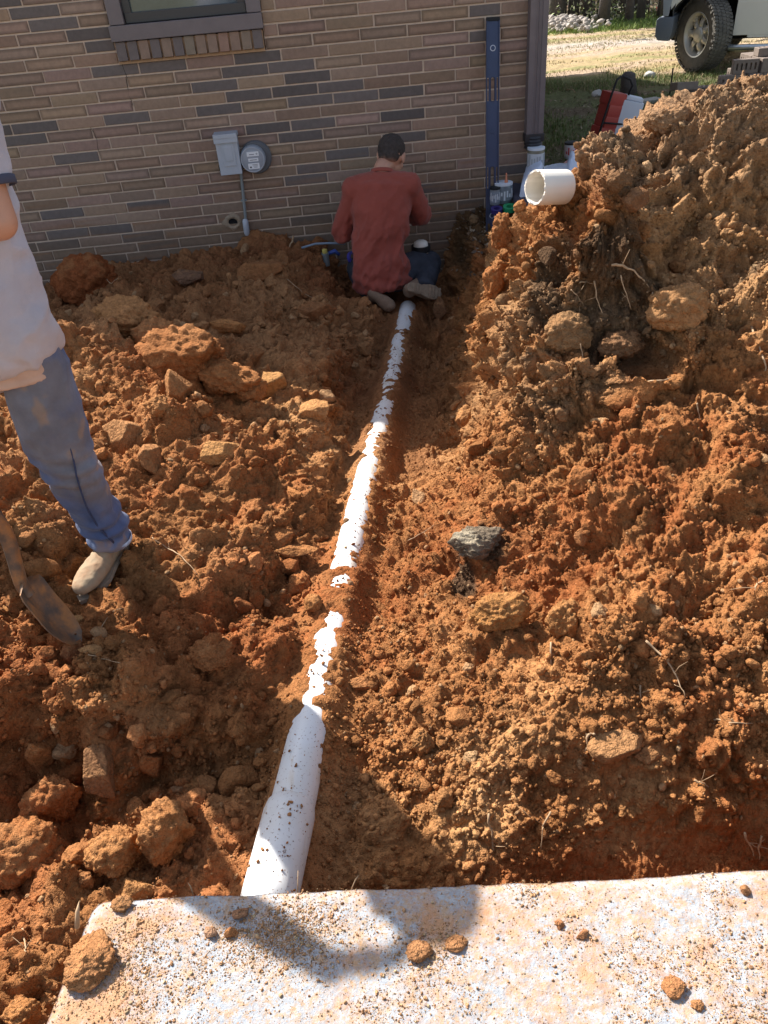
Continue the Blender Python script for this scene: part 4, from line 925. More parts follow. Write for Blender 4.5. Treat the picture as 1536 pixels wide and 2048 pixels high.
def brick(x, y, z, rot, label, group='loose bricks stacked near the truck'):
    o = bpy.data.objects.new('brick', BM); COL.objects.link(o); o.location = (x, y, z); o.rotation_euler = rot; tag(o, label, 'brick', group); return o
g0 = -1.56; YB = 8.32
deep = 'dull brown brick inside the big loose stack'
for lay in range(3):
    z_ = g0+.062+.125*lay
    x0_ = 4.10 if lay != 1 else 3.99
    brick(x0_+(.0 if lay < 2 else -.01+.01*lay), YB+.01*lay, z_, (0, 0, R(-8)), ['brick with its five cores facing the camera, bottom course of the stack', 'brick of the second course, jutting left out of the stack', 'brick with five cores facing the camera, third course of the stack', 'brick with five cores facing the camera, upper left corner of the stack'][lay])
    for k in range(7):
        for j in range(2):
            brick(x0_+.175+.074*k, YB+.06+.245*j, z_, (0, 0, R(90+(k*7+lay*5) % 3-1)), 'brown brick on edge inside the loose stack near the truck')
for k, (xx, lb) in enumerate(((4.36, 'lone brick lying flat, leftmost on top of the stack'), (4.62, 'brick lying flat on top of the stack near its middle'))):
    brick(xx, YB+.1, g0+.375+.037, (R(90), 0, R(-4+k*9)), lb)
brick(3.56, 8.42, g0+.125+.05, (R(82), R(4), R(12)), 'brick lying flat in shadow, leftmost of the fallen bricks'); brick(3.62, 8.36, g0+.038, (R(90), 0, R(5)), 'brick lying flat on the grass under the leftmost fallen brick'); brick(3.80, 8.55, g0+.10, (R(90), 0, R(-20)), 'fallen brick between the flat one and the tilted one'); brick(3.86, 8.25, g0+.10, (R(28), R(-38), R(-10)), 'tilted brick showing its cores, propped beside the stack')
# stump, stones and tools on the shaded grass
b1 = MB(); b1.tube([(3.30, 9.25, -1.6), (3.29, 9.25, -1.47), (3.27, 9.24, -1.36), (3.27, 9.24, -1.33)], [.11, .085, .075, .04], n=12); o = part(b1, 'stump', M_BARK, None, smooth=True); tag(o, 'short dark stump standing in the shaded grass', 'stump')
for (u, v, s, lb) in ((1195, 188, .05, 'pale round stone lying in the shaded grass'), (1300, 150, .07, 'light lump of rubble at the edge of the shade, behind the stump')):
    q = ray(u, v); q = q*(-1.54/q[2]); v_, f_ = clod_shape(3, u, 'stone', (1, .8, .7)); o = np_mesh('stone', v_*s, f_, mat('grey_stone', (.42, .40, .37), .9, var=.2), base=q); tag(o, lb, 'stone')
b1 = MB(); b1.tube([(3.66, 9.0, -1.58), (3.66, 9.0, -1.30)], .008, n=6); o = part(b1, 'iron_stake', M_BLK, None); tag(o, 'thin dark stake upright in the grass beside the fallen bricks', 'stake')
b1 = MB(); b1.box((3.28, 8.65, -1.53), (.16, .07, .018), Matrix.Rotation(.3, 3, 'Z'), bev=.005); o = part(b1, 'flat_stone', mat('flat_grey', (.32, .30, .26), .9, var=.2), None); tag(o, 'flat grey slab lying on the grass behind the heap', 'stone')
for k, (u, v, a) in enumerate(((1230, 185, 1.2), (1262, 233, .4), (1150, 185, 2.0))):
    q = Vector(ray(u, v)); q = q*(-1.545/q[2]); b1 = MB(); b1.tube([q, q+Vector((.04*math.cos(a), .04*math.sin(a), .03)), q+Vector((.10*math.cos(a+.5), .10*math.sin(a+.5), .03)), q+Vector((.15*math.cos(a-.2), .15*math.sin(a-.2), .0))], .005, n=6)
    o = part(b1, 'root', M_ROOT, None, smooth=True); tag(o, ['pale curled twig on the grass below the stump', 'pale curled root sticking up behind the heap crest, right of the grey case', 'short pale twig in the grass near the house corner'][k], 'root')
M_RED = mat('red_plastic', (.36, .045, .035), .5, var=.15, vscale=6); M_WHITEP = mat('white_plastic', (.62, .66, .72), .45)
# red carrying case standing with its wire frame
q = ray(1200, 300); c0 = Vector(q*(-1.55/q[2])); rb = empty('red_tool_case', c0, 'tall red tool case with a black wire handle, leaning in the grass behind the heap', 'tool case')
M = Matrix.Rotation(R(12), 3, 'Y') @ Matrix.Rotation(R(20), 3, 'Z')
b1 = MB()
for k in range(5): b1.box(c0+M @ Vector((.03*math.sin(k*.7)-.02, 0, .05+.085*k)), (.105-.006*k, .07, .046), M, bev=.014)
part(b1, 'case_body', M_RED, rb, smooth=True, angle=40)
b1 = MB(); b1.tube([c0+M @ Vector(p_) for p_ in ((-.13, -.085, .0), (-.125, -.09, .25), (-.11, -.09, .44), (-.09, -.08, .53), (-.04, -.07, .56), (.05, -.07, .54), (.09, -.07, .50), (.07, -.075, .43))], .009, n=8)
b1.tube([c0+M @ Vector(p_) for p_ in ((-.13, -.09, .22), (.1, -.09, .22))], .007, n=6); b1.tube([c0+M @ Vector(p_) for p_ in ((-.20, -.1, .0), (-.11, -.09, .10))], .009, n=6); part(b1, 'wire_frame', M_BLK, rb, smooth=True)
q = ray(1250, 300); c1 = Vector(q*(-1.55/q[2]))+Vector((-.02, .12, 0)); wc = empty('grey_case', c1, 'pale grey plastic case with a dark side, standing right of the red case', 'case')
M2 = Matrix.Rotation(R(14), 3, 'Y') @ Matrix.Rotation(R(-15), 3, 'Z')
b1 = MB(); b1.box(c1+M2 @ Vector((.0, 0, .19)), (.085, .11, .17), M2, bev=.015); b1.box(c1+M2 @ Vector((0, 0, .375)), (.07, .09, .012), M2, bev=.006); part(b1, 'case_body', M_WHITEP, wc, smooth=True, angle=40)
b1 = MB(); b1.box(c1+M2 @ Vector((-.09, 0, .19)), (.006, .10, .15), M2, bev=.003); part(b1, 'dark_side', mat('slate_plastic', (.09, .10, .14), .5), wc)
def can(name, c, r, h, body, lid, label, cat, band=None, tilt=0, letters=None):
    e_ = empty(name, c, label, cat); c = Vector(c); ax_ = Matrix.Rotation(tilt, 3, 'Y') @ Vector((0, 0, 1))
    b1 = MB(); b1.lathe([(r*.96, 0), (r, .004), (r, h-.004), (r*.97, h)], c, ax_, cap=True, n=28); bo = part(b1, 'can_body', body, e_, smooth=True, angle=40)
    b1 = MB(); b1.lathe([(r*1.03, h-.001), (r*1.03, h+.012), (r*.9, h+.014)], c, ax_, cap=True, n=28); part(b1, 'lid', lid, e_, smooth=True, angle=40)
    if band:
        b1 = MB(); b1.lathe([(r+.0012, h*.18), (r+.0012, h*.85)], c, ax_, n=28); part(b1, 'label_band', band[0], e_, smooth=True)
        b1 = MB(); n_ = 28
        for k in range(9):
            a = R(-165+k*18+band[2]); hh = h*(.10+.08*((k*5) % 3)); M = Matrix.Rotation(a+R(90), 3, 'Z'); b1.box(c+Vector((math.cos(a)*(r+.0016), math.sin(a)*(r+.0016), h*(.5+.1*((k % 2)-.5)))), (r*.09, .0008, hh), M)
        part(b1, 'print', band[1], bo)
    return e_
M_BLUEI = mat('blue_ink', (.05, .07, .30), .5); M_REDI = mat('red_ink', (.55, .05, .06), .5)
q = ray(1142, 315); cc = Vector(q*(-1.545/q[2])); can('paint_can', cc, .058, .105, M_WHITEP, M_BLK, 'small can with a white, blue and red printed label standing in the grass', 'can', (mat('label_white', (.72, .66, .72), .5), M_REDI, 20))
b1 = None
can('plastic_jar', (1.405, WALL_Y-.115, -1.37), .058, .14, mat('cloudy_plastic', (.16, .15, .11), .3), M_WHITEP, 'cloudy jar with a white top band under the downspout', 'jar', (mat('label_pale', (.50, .52, .55), .5), mat('faint_ink', (.32, .34, .36), .5), 0))
can('cement_can', (1.150, 5.50, -1.515), .062, .115, mat('grey_tin', (.14, .17, .20), .35, metal=.2), M_WHITEP, 'grey printed can of pipe cement with a brush handle, beside the spirit level', 'can', (mat('label_blue_grey', (.16, .19, .22), .5), mat('pale_ink', (.55, .60, .65), .5), 0))
b1 = MB(); b1.lathe([(.012, 0), (.012, .012), (.006, .018), (.0055, .05), (.004, .06)], (1.165, 5.48, -1.385), n=12); o = part(b1, 'brush_handle', mat('orange_plastic', (.60, .20, .10), .5), None, smooth=True); tag(o, 'short orange brush handle standing on the lid of the grey cement can', 'brush')
can('small_can', (1.085, 5.46, -1.515), .035, .10, mat('grey_tin2', (.18, .20, .23), .35), M_BLK, 'narrow grey can half behind the spirit level', 'can', (mat('label_grey2', (.22, .25, .30), .5), mat('pale_ink2', (.6, .62, .66), .5), 0))
for nm, c_, r_2, col_, lb in (('tape_roll', (1.175, 5.40, -1.535), .045, (.03, .30, .12), 'green roll of tape lying in front of the cement can'), ('tape_roll', (1.085, 5.40, -1.54), .04, (.045, .03, .16), 'dark purple roll of tape lying against the foot of the spirit level')):
    b1 = MB(); b1.lathe([(r_2*.55, -.014), (r_2, -.014), (r_2, .014), (r_2*.55, .014), (r_2*.55, -.014)], c_, (0, -.2, 1), n=28); o = part(b1, nm, mat('tape', col_, .4), None, smooth=True, angle=40); tag(o, lb, 'tape')
# white sack / folded plastic
def sheet(name, quad, thick, m_, label, cat, seed, amp=.02, n=26):
    a, b_, c, d_ = [np.array(q_) for q_ in quad]; U_, V_ = np.meshgrid(np.linspace(0, 1, n), np.linspace(0, 1, n)); U_, V_ = U_.ravel()[:, None], V_.ravel()[:, None]
    p = a*(1-U_)*(1-V_)+b_*U_*(1-V_)+c*U_*V_+d_*(1-U_)*V_; pud = (np.sin(np.pi*U_)*np.sin(np.pi*V_))**.22*(.75+.25*np.sign(np.sin(U_*7+V_*2)))
    top = p+np.array([0, 0, 1])*(thick*pud+amp*fbm(p*9, seed, 4)[:, None]); bot = p-np.array([0, 0, .004])
    idx = np.arange(n*n).reshape(n, n); F1 = np.stack([idx[:-1, :-1], idx[:-1, 1:], idx[1:, 1:], idx[1:, :-1]], -1).reshape(-1, 4)
    ring = np.concatenate([idx[0, :], idx[1:, -1], idx[-1, -2::-1], idx[-2:0:-1, 0]]); Fe = np.stack([ring, ring+n*n, np.roll(ring, -1)+n*n, np.roll(ring, -1)], -1)
    o = np_mesh(name, np.concatenate([top, bot]), np.concatenate([F1, F1[:, ::-1]+n*n, Fe]), m_); tag(o, label, cat); return o
sheet('plastic_sack', ((1.32, 5.55, -1.46), (1.75, 5.75, -1.46), (1.95, 6.35, -1.46), (1.42, 6.1, -1.46)) if False else ((1.24, 5.42, -1.48), (1.58, 5.38, -1.48), (1.92, 5.95, -1.48), (1.42, 5.95, -1.48)), .20, mat('white_sack', (.50, .55, .66), .45, var=.1), 'creased white sack lying behind the pipe end', 'sack', 5, .03)
sheet('red_bag', ((1.62, 6.0, -1.53), (1.75, 5.9, -1.53), (2.06, 6.35, -1.53), (1.95, 6.5, -1.53)), .09, M_RED, 'flat red bag behind the white sack', 'bag', 9, .02)
sheet('dark_cloth', ((1.20, 5.15, -1.56), (1.40, 5.15, -1.56), (1.60, 5.72, -1.47), (1.22, 5.70, -1.46)), .03, mat('dark_cloth', (.055, .05, .07), .9), 'dark crumpled cloth between the cans and the white sack', 'cloth', 12, .03)
# ------------------------------------------------------------------ spirit level
M_LVL = mat('blue_anodised', (.028, .042, .095), .45, metal=.1, var=.15, vscale=12); M_VIAL = mat('clear_vial', (.45, .48, .55), .15)
A = Vector((1.058, 5.42, -1.70)); B = Vector((1.113, 5.735, -.455)); ax_ = (B-A).normalized(); L = 1.21; B = A+ax_*((B-A).length)
lv = empty('spirit_level', A, 'long blue spirit level leaning upright against the brick wall', 'spirit level')
xx = Vector((1, 0, 0)); xx = (xx-ax_*xx.dot(ax_)).normalized(); yy = ax_.cross(xx); LL = (B-A).length
Mx = Matrix((xx, yy, ax_)).transposed()
def lp(a, b_, c): return A+xx*a+yy*b_+ax_*c
b1 = MB(); hw = .041
slots = [(LL*.225, LL*.33), (LL*.64, LL*.745)]
cur = 0
for s0, s1 in slots+[(LL, LL)]:
    b1.box(lp(0, 0, (cur+s0)/2), (hw-.003, .004, (s0-cur)/2), Mx)
    cur = s1
for s0, s1 in slots:
    for sg in (-1, 1): b1.box(lp(sg*.0185, 0, (s0+s1)/2), (.0075, .004, (s1-s0)/2), Mx)
for sg in (-1, 1): b1.box(lp(sg*(hw-.001), 0, LL/2), (.0028, .012, LL/2), Mx)
part(b1, 'level_body', M_LVL, lv)
for s0, s1 in slots:
    b1 = MB(); n = 32; V = []; 
    for yo_ in (-.0075, .0075):
        for rr in (0, 1):
            for k in range(n):
                w = 2*math.pi*k/n; cz = (s0+s1)/2; hz_ = (s1-s0)/2-.011; ra = .012+.005*rr
                V.append(lp(ra*math.cos(w), yo_, cz+math.copysign(hz_, math.sin(w))+ra*math.sin(w)))
    F_ = []
    for k in range(n):
        k2 = (k+1) % n; F_ += [(k, k2, n+k2, n+k), (2*n+k, 3*n+k, 3*n+k2, 2*n+k2), (k, 2*n+k, 2*n+k2, k2), (n+k, n+k2, 3*n+k2, 3*n+k)]
    b1.add(V, F_); part(b1, 'hand_grip', M_BLK if False else mat('navy_grip', (.02, .025, .06), .6), lv)
for c_ in (LL*.09, LL*.875, LL*.50):
    b1 = MB(); b1.lathe([(.018, 0), (.018, .008), (.0135, .009), (.0135, .005), (.001, .004)], lp(0, .003, c_), -yy if yy.y > 0 else yy, n=24); part(b1, 'vial', M_VIAL if c_ != LL*.50 else M_LVL, lv, smooth=True, angle=40)
b1 = MB()
for c_ in (0, LL): b1.box(lp(0, 0, c_), (hw+.002, .013, .010), Mx, bev=.003)
part(b1, 'end_cap', M_BLK, lv)
# ------------------------------------------------------------------ people
M_SKIN = mat('skin', (.46, .24, .16), .5, var=.08, vscale=20, bump=.0006, bscale=200); M_HAIR = mat('dark_hair', (.035, .026, .022), .7, var=.3, vscale=60, bump=.004, bscale=160)
DG = lambda: bpy.context.evaluated_depsgraph_get()
def blob(mb, name, m, parent, voxel, smooth=6, post=None, colf=None):
    """several overlapping closed shapes grown together into one continuous skin"""
    me = bpy.data.meshes.new('tmp'); me.from_pydata([tuple(v) for v in mb.v], [], mb.f)
    bm = bmesh.new(); bm.from_mesh(me); bmesh.ops.remove_doubles(bm, verts=bm.verts[:], dist=1e-5); bmesh.ops.recalc_face_normals(bm, faces=bm.faces[:]); bm.to_mesh(me); bm.free()
    o = bpy.data.objects.new('tmp', me); COL.objects.link(o)
    q = o.modifiers.new('r', 'REMESH'); q.mode = 'VOXEL'; q.voxel_size = voxel
    q = o.modifiers.new('s', 'SMOOTH'); q.iterations = smooth; q.factor = .5
    ev = o.evaluated_get(DG()); m2 = bpy.data.meshes.new_from_object(ev); bpy.data.objects.remove(o); bpy.data.meshes.remove(me)
    n = len(m2.vertices); V = np.empty(n*3, np.float32); m2.vertices.foreach_get('co', V); V = V.reshape(-1, 3)
    N = np.empty(n*3, np.float32); m2.vertices.foreach_get('normal', N); N = N.reshape(-1, 3)
    C = colf(V, N) if colf else None
    if post is not None: V = post(V, N)
    if C is not None:
        at = m2.color_attributes.new('Col', 'FLOAT_COLOR', 'POINT'); c4 = np.ones((n, 4), np.float32); c4[:, :3] = C; at.data.foreach_set('color', c4.ravel())
    V = V-np.array(rootloc(parent)[:], np.float32) if parent is not None else V
    m2.vertices.foreach_set('co', V.astype(np.float32).ravel()); m2.name = name
    m2.polygons.foreach_set('use_smooth', np.ones(len(m2.polygons), bool)); m2.materials.clear(); m2.materials.append(m); m2.update()
    ob = bpy.data.objects.new(name, m2); link(ob, parent); return ob
def smoothpath(pts, rad, n=14):
    pts = [Vector(p) for p in pts]; out = []; rr = []; rad = [r if hasattr(r, '__len__') else (r, r) for r in rad]
    for i in range(len(pts)-1):
        p0, p1, p2, p3 = pts[max(i-1, 0)], pts[i], pts[i+1], pts[min(i+2, len(pts)-1)]
        for k in range(n):
            t = k/n; t2, t3 = t*t, t*t*t
            out.append(.5*((2*p1)+(p2-p0)*t+(2*p0-5*p1+4*p2-p3)*t2+(3*p1-p0-3*p2+p3)*t3))
            s = t*t*(3-2*t); rr.append(tuple(rad[i][j]*(1-s)+rad[i+1][j]*s for j in (0, 1)))
    out.append(pts[-1]); rr.append(rad[-1]); return out, rr
def limb(mb, pts, rad, up=None, inflate=0, n=18, round_=True):
    q, rr = smoothpath(pts, rad, 8); rr = [(a+inflate, b+inflate) for a, b in rr]
    mb.tube(q, rr, n=n, upv=up)
    if round_:
        for i in (0, -1): r_ = min(rr[i]); ell(mb, q[i], (r_, r_, r_))
def hand(mb, wrist, palm_dir, palm_nrm, side, curl=.6, sc=1.0):
    """palm with five bent fingers; side = +1 puts the thumb on the cross(palm_dir, palm_nrm) side"""
    d = Vector(palm_dir).normalized(); nrm = Vector(palm_nrm); nrm = (nrm-d*nrm.dot(d)).normalized(); s = d.cross(nrm)*side; w = Vector(wrist)
    mb.tube([w-d*.01, w+d*.03*sc, w+d*.085*sc], [(.018*sc, .026*sc), (.017*sc, .036*sc), (.014*sc, .041*sc)], n=14, upv=nrm); ell(mb, w+d*.085*sc, (.016*sc,)*3)
    for k, (off, L) in enumerate(((.030, .078), (.010, .088), (-.010, .082), (-.029, .064))):
        p = w+d*.085*sc+s*off*sc; dd = d+s*off*2; dd.normalize(); pts = [p]; a = 0
        for j, f_ in enumerate((.42, .32, .26)):
            a += curl*(.55 if j == 0 else .9); v = dd*math.cos(a)-nrm*math.sin(a); p = p+v*L*f_*sc; pts.append(p)
        mb.tube(pts, [.0098*sc, .0092*sc, .0084*sc, .0068*sc], n=10); ell(mb, pts[-1], (.0068*sc,)*3, n=8, m=6)
        for q in pts[:-1]: ell(mb, q, (.0096*sc,)*3, n=8, m=6)
    p = w+d*.022*sc+s*.032*sc; v = (d*.6+s*.8-nrm*.25).normalized(); p1 = p+v*.034*sc; v2 = (d*.9+s*.25-nrm*.5).normalized(); p2 = p1+v2*.030*sc; p3 = p2+(d-nrm*.7).normalized()*.022*sc
    mb.tube([p, p1, p2, p3], [.014*sc, .0125*sc, .0105*sc, .008*sc], n=10)
    for q, r_ in ((p1, .012), (p2, .0105), (p3, .008)): ell(mb, q, (r_*sc,)*3, n=8, m=6)
def head(mb, c, fwd, up, sc=1.0):
    """skull, jaw, nose, ears, brow, lips; c is the centre of the skull"""
    f = Vector(fwd).normalized(); u = Vector(up); u = (u-f*u.dot(f)).normalized(); r_ = f.cross(u); M = Matrix((r_, f, u)).transposed(); c = Vector(c)
    at = lambda x, y, z: c+M @ Vector((x*sc, y*sc, z*sc))
    ell(mb, at(0, -.008, .02), (.076*sc, .096*sc, .092*sc), M, 24, 18); ell(mb, at(0, .025, -.045), (.060*sc, .066*sc, .070*sc), M, 20, 14); ell(mb, at(0, .058, -.092), (.026*sc, .024*sc, .020*sc), M)
    mb.tube([at(0, .080, .012), at(0, .102, -.022), at(0, .108, -.034), at(0, .088, -.040)], [.009*sc, .012*sc, .014*sc, .010*sc], n=10)
    for s in (-1, 1):
        ell(mb, at(.078*s, -.006, -.008), (.010*sc, .020*sc, .033*sc), M, 12, 10); ell(mb, at(.083*s, -.012, .006), (.008*sc, .014*sc, .016*sc), M, 12, 8)
        ell(mb, at(.030*s, .078, .028), (.024*sc, .012*sc, .009*sc), M); ell(mb, at(.042*s, .056, -.032), (.022*sc, .020*sc, .022*sc), M); ell(mb, at(.012*s, .098, -.036), (.008*sc, .009*sc, .007*sc), M)
    ell(mb, at(0, .086, -.062), (.024*sc, .010*sc, .006*sc), M); ell(mb, at(0, .084, -.073), (.020*sc, .010*sc, .007*sc), M)
    return at, M
def eyes(at, M, root, sc=1):
    for s in (-1, 1):
        b1 = MB(); ell(b1, at(.031*s, .076, .006), (.013*sc, .011*sc, .009*sc), M, 14, 10); ey = part(b1, 'eye', mat('eye_white', (.75, .73, .70), .2), root, smooth=True)
        b1 = MB(); ell(b1, at(.031*s, .0845, .006), (.0055*sc, .004*sc, .0055*sc), M, 12, 8); part(b1, 'iris', M_BLK, ey, smooth=True)
# ---- the crouching man in the red shirt
pm = empty('person', (.30, 5.12, -1.95), 'person in a rust red long sleeved shirt kneeling at the brick wall, back to us', 'person')
S = dict(pel=Vector((.245, 5.10, -1.80)), wst=Vector((.25, 5.13, -1.62)), chs=Vector((.285, 5.20, -1.40)), ub=Vector((.30, 5.235, -1.27)), nk=Vector((.315, 5.275, -1.175)), hd=Vector((.385, 5.36, -1.125)))
shL, shR = Vector((.125, 5.235, -1.275)), Vector((.475, 5.235, -1.285)); elL, elR = Vector((.015, 5.27, -1.545)), Vector((.565, 5.31, -1.49)); wrL, wrR = Vector((.12, 5.50, -1.60)), Vector((.50, 5.54, -1.58))
knL, knR = Vector((.11, 5.50, -1.88)), Vector((.60, 5.34, -1.84)); anL, anR = Vector((.17, 5.02, -1.90)), Vector((.52, 5.0, -1.89))
hipL, hipR = Vector((.155, 5.12, -1.82)), Vector((.345, 5.12, -1.82))
def torso(mb, inf=0, hem=None):
    pts = [S['pel'], S['wst'], S['chs'], S['ub'], S['ub']+Vector((.005, .01, .055))]
    rad = [(.115, .165), (.105, .150), (.118, .175), (.100, .185), (.060, .110)]
    q, rr = smoothpath(pts, rad, 8); mb.tube(q, [(a+inf, b+inf) for a, b in rr], n=28, upv=(0, 1, .3)); ell(mb, S['pel'], (.16+inf, .12+inf, .10+inf))
    for a, b in ((S['ub'], shL), (S['ub'], shR)): limb(mb, [a, b], [.075, .062], inflate=inf)
b1 = MB(); torso(b1)
limb(b1, [S['ub'], S['nk'], S['hd']+Vector((-.01, -.02, -.03))], [.060, .056, .054])
for a, e_, w in ((shL, elL, wrL), (shR, elR, wrR)):
    limb(b1, [a, e_], [.052, .042]); limb(b1, [e_, w], [.042, .027])
for a, k_, n_ in ((hipL, knL, anL), (hipR, knR, anR)): limb(b1, [a, k_], [.085, .058]); limb(b1, [k_, (k_+n_)/2+Vector((0, 0, -.01)), n_], [.055, .056, .038])
HF, HU = Vector((.30, .80, -.52)), Vector((.22, .45, .86))
at, M = head(b1, S['hd'], HF, HU, 1.08)
hand(b1, wrL, (.5, .8, -.2), (0, .1, 1), 1, .7); hand(b1, wrR, (-.4, .85, -.25), (0, .1, 1), -1, .7)
blob(b1, 'body', M_SKIN, pm, .0055, 3); eyes(at, M, pm)
b1 = MB(); ell(b1, at(0, -.016, .034), (.087, .106, .094), M, 28, 20); ell(b1, at(0, -.050, -.010), (.070, .062, .058), M)
b1.tube([at(-.074, .01, .02), at(-.076, .012, -.02)], [.010, .007], n=8); b1.tube([at(.074, .01, .02), at(.076, .012, -.02)], [.010, .007], n=8)
cut_ = lambda V: None
def hairpost(V, N):
    Mi = np.array(M.inverted()); L_ = (V-np.array(S['hd'][:]))@Mi.T
    V = V+N*(.006*fbm(V*60, 9, 3))[:, None]
    k = sst(.035, .075, L_[:, 1])*sst(.055, .02, L_[:, 2]); V = V-N*(k*.022)[:, None]          # hairline
    k = sst(-.045, -.085, L_[:, 2]); V = V-N*(k*.020)[:, None]; return V
def haircol(V, N):
    Mi = np.array(M.inverted()); L_ = (V-np.array(S['hd'][:]))@Mi.T; k = sst(-.030, -.068, L_[:, 2]+.008*fbm(V*60, 3, 2)); k = np.maximum(k, sst(.05, .08, L_[:, 1])*sst(.06, .03, L_[:, 2]))
    return np.array([.040, .029, .024])*(1+.5*fbm(V*90, 5, 2))[:, None]*(1-k[:, None])+np.array([.40, .21, .145])*.9*k[:, None]
blob(b1, 'hair', mat('short_dark_hair', attr=True, rough=.8, var=.3, vscale=90, bump=.004, bscale=140), pm, .006, 4, hairpost, haircol)
def fold(V, N, seed, amp, axis=(1, 1, .3), sc=1.0):
    a = np.array(axis); w = fbm(V*a*9*sc+seed, seed, 3); w2 = fbm(V*a*np.array([1.4, 1, 1.2])*22*sc+seed, seed+5, 3); return V+N*(amp*(1-np.abs(w)*2.2)*.9+amp*.4*w2)[:, None]
b1 = MB(); torso(b1, .022)
q, rr = smoothpath([S['wst'], S['pel']+Vector((.0, -.01, -.01)), S['pel']+Vector((.005, -.03, -.085))], [(.130, .175), (.150, .190), (.150, .175)], 8); b1.tube(q, rr, n=28, upv=(0, 1, .3))
for a, e_, w in ((shL, elL, wrL), (shR, elR, wrR)):
    limb(b1, [a+Vector((0, 0, .005)), (a+e_)/2, e_], [.074, .066, .062]); limb(b1, [e_, (e_+w)/2, w-(w-e_).normalized()*.03], [.060, .052, .036], round_=False)
def shirtpost(V, N):
    z = V[:, 2]; x = V[:, 0]-.27; V2 = V.copy()
    dg = np.stack([V[:, 0]*.9+V[:, 2]*-.55, V[:, 1]*.6, V[:, 2]*.35+V[:, 0]*.5], 1)     # folds fan up from the left hem
    w = fbm(dg*11, 3, 3); r1 = (1-np.abs(w)*3); r1 = np.clip(r1, -1, 1)
    lo = sst(-1.30, -1.62, z); V2 += N*((.0045+.013*lo)*r1)[:, None]
    hz = np.sin((z+x*.35)*70+3*fbm(V*5, 8, 2))*sst(-1.72, -1.80, z)*.006; V2 += N*hz[:, None]
    V2 += N*(.004*fbm(V*26, 12, 3))[:, None]; return V2
M_SHIRT = mat('rust_red_cotton', (.27, .056, .036), .9, var=.10, vscale=10, bump=.004, bscale=26, sheen=.1, bump2=.0004, bscale2=900)
blob(b1, 'shirt', M_SHIRT, pm, .0065, 5, shirtpost)
b1 = MB(); rr_ = smoothpath([S['nk']+Vector((-.004, -.006, -.028)), S['nk']+Vector((-.002, .004, -.008))], [(.074, .080), (.068, .072)], 3); b1.tube(rr_[0], rr_[1], n=24, cap=False, upv=(0, 1, .3)); 
o = part(b1, 'collar', M_SHIRT, pm, smooth=True); q = o.modifiers.new('t', 'SOLIDIFY'); q.thickness = .006
M_NAVY = mat('dark_work_trousers', (.028, .032, .045), .85, var=.35, vscale=12, bump=.0015, bscale=120)
b1 = MB(); ell(b1, S['pel']+Vector((0, .0, -.02)), (.185, .13, .10))
for a, k_, n_ in ((hipL, knL, anL), (hipR, knR, anR)):
    limb(b1, [a, (a+k_)/2+Vector((0, 0, .012)), k_], [.105, .098, .082]); limb(b1, [k_, (k_+n_)/2, n_], [.080, .074, .060], round_=False)
blob(b1, 'trousers', M_NAVY, pm, .0075, 5, lambda V, N: fold(V, N, 31, .009, (1, 1, 1), 1.3))
M_BOOTL = mat('muddy_tan_leather', (.25, .16, .10), .85, var=.4, vscale=24, bump=.002, bscale=90, rgb2=(.16, .10, .065)); M_SOLE = mat('worn_boot_sole', (.30, .22, .15), .95, var=.35, vscale=30, bump=.002, bscale=90)
def boot(mb, heel, toe, up, ankle, sc=1.0):
    h, t = Vector(heel), Vector(toe); d = (t-h).normalized(); u = Vector(up); u = (u-d*u.dot(d)).normalized(); L = (t-h).length
    mb.tube([h+d*.0, h+d*L*.12, h+d*L*.35, h+d*L*.62, h+d*L*.82, h+d*L*.97], [(.030, .028), (.040, .034), (.042, .034), (.036, .046), (.030, .046), (.018, .030)], n=18, upv=u)
    ell(mb, h+d*.012, (.030, .030, .030)); ell(mb, t-d*.03, (.036, .036, .026))
    mb.tube([h+d*L*.22, h+d*L*.20+u*.05, Vector(ankle)], [(.036, .040), (.046, .044), (.050, .050)], n=18)
def sole(heel, toe, up):
    h, t = Vector(heel), Vector(toe); d = (t-h).normalized(); u = Vector(up); u = (u-d*u.dot(d)).normalized(); s = d.cross(u); L = (t-h).length; mb = MB()
    prof = [(-.02, .0), (-.012, .026), (.05, .034), (.35*L, .030), (.62*L, .046), (.82*L, .045), (.96*L, .030), (L+.012, .0)]
    out = [h+d*a+s*b for a, b in prof]+[h+d*a-s*b for a, b in prof[-2:0:-1]]; n = len(out)
    V = [p-u*.030 for p in out]+[p-u*.046 for p in out]; mb.add(V, [tuple(range(n-1, -1, -1)), tuple(range(n, 2*n))]+[(i, (i+1) % n, (i+1) % n+n, i+n) for i in range(n)])
    for k in range(9):
        if k in (3, 4): continue
        q = h+d*(.02+L*.11*k)-u*.048; Mx_ = Matrix((s, d, u)).transposed(); mb.box(q, (.026 if k < 3 else .036, .006, .004), Mx_, bev=.002)
    return mb
# boots lie toes down, soles turned up towards the camera
for nm, hl, tt, uu, an in (('boot', (.40, 4.90, -1.835), (.60, 4.985, -1.935), (.12, .62, -.45), anR+Vector((-.02, .06, .01))), ('boot', (.16, 4.96, -1.86), (.30, 4.86, -1.95), (-.05, .7, -.35), anL+Vector((0, .06, .02)))):
    b1 = MB(); boot(b1, hl, tt, uu, an); bo = blob(b1, nm, M_BOOTL, pm, .005, 3, lambda V, N: V+N*(.0025*fbm(V*30, 4, 3))[:, None])
    if hl[0] > .3: part(sole(hl, tt, uu), 'sole', M_SOLE, bo)
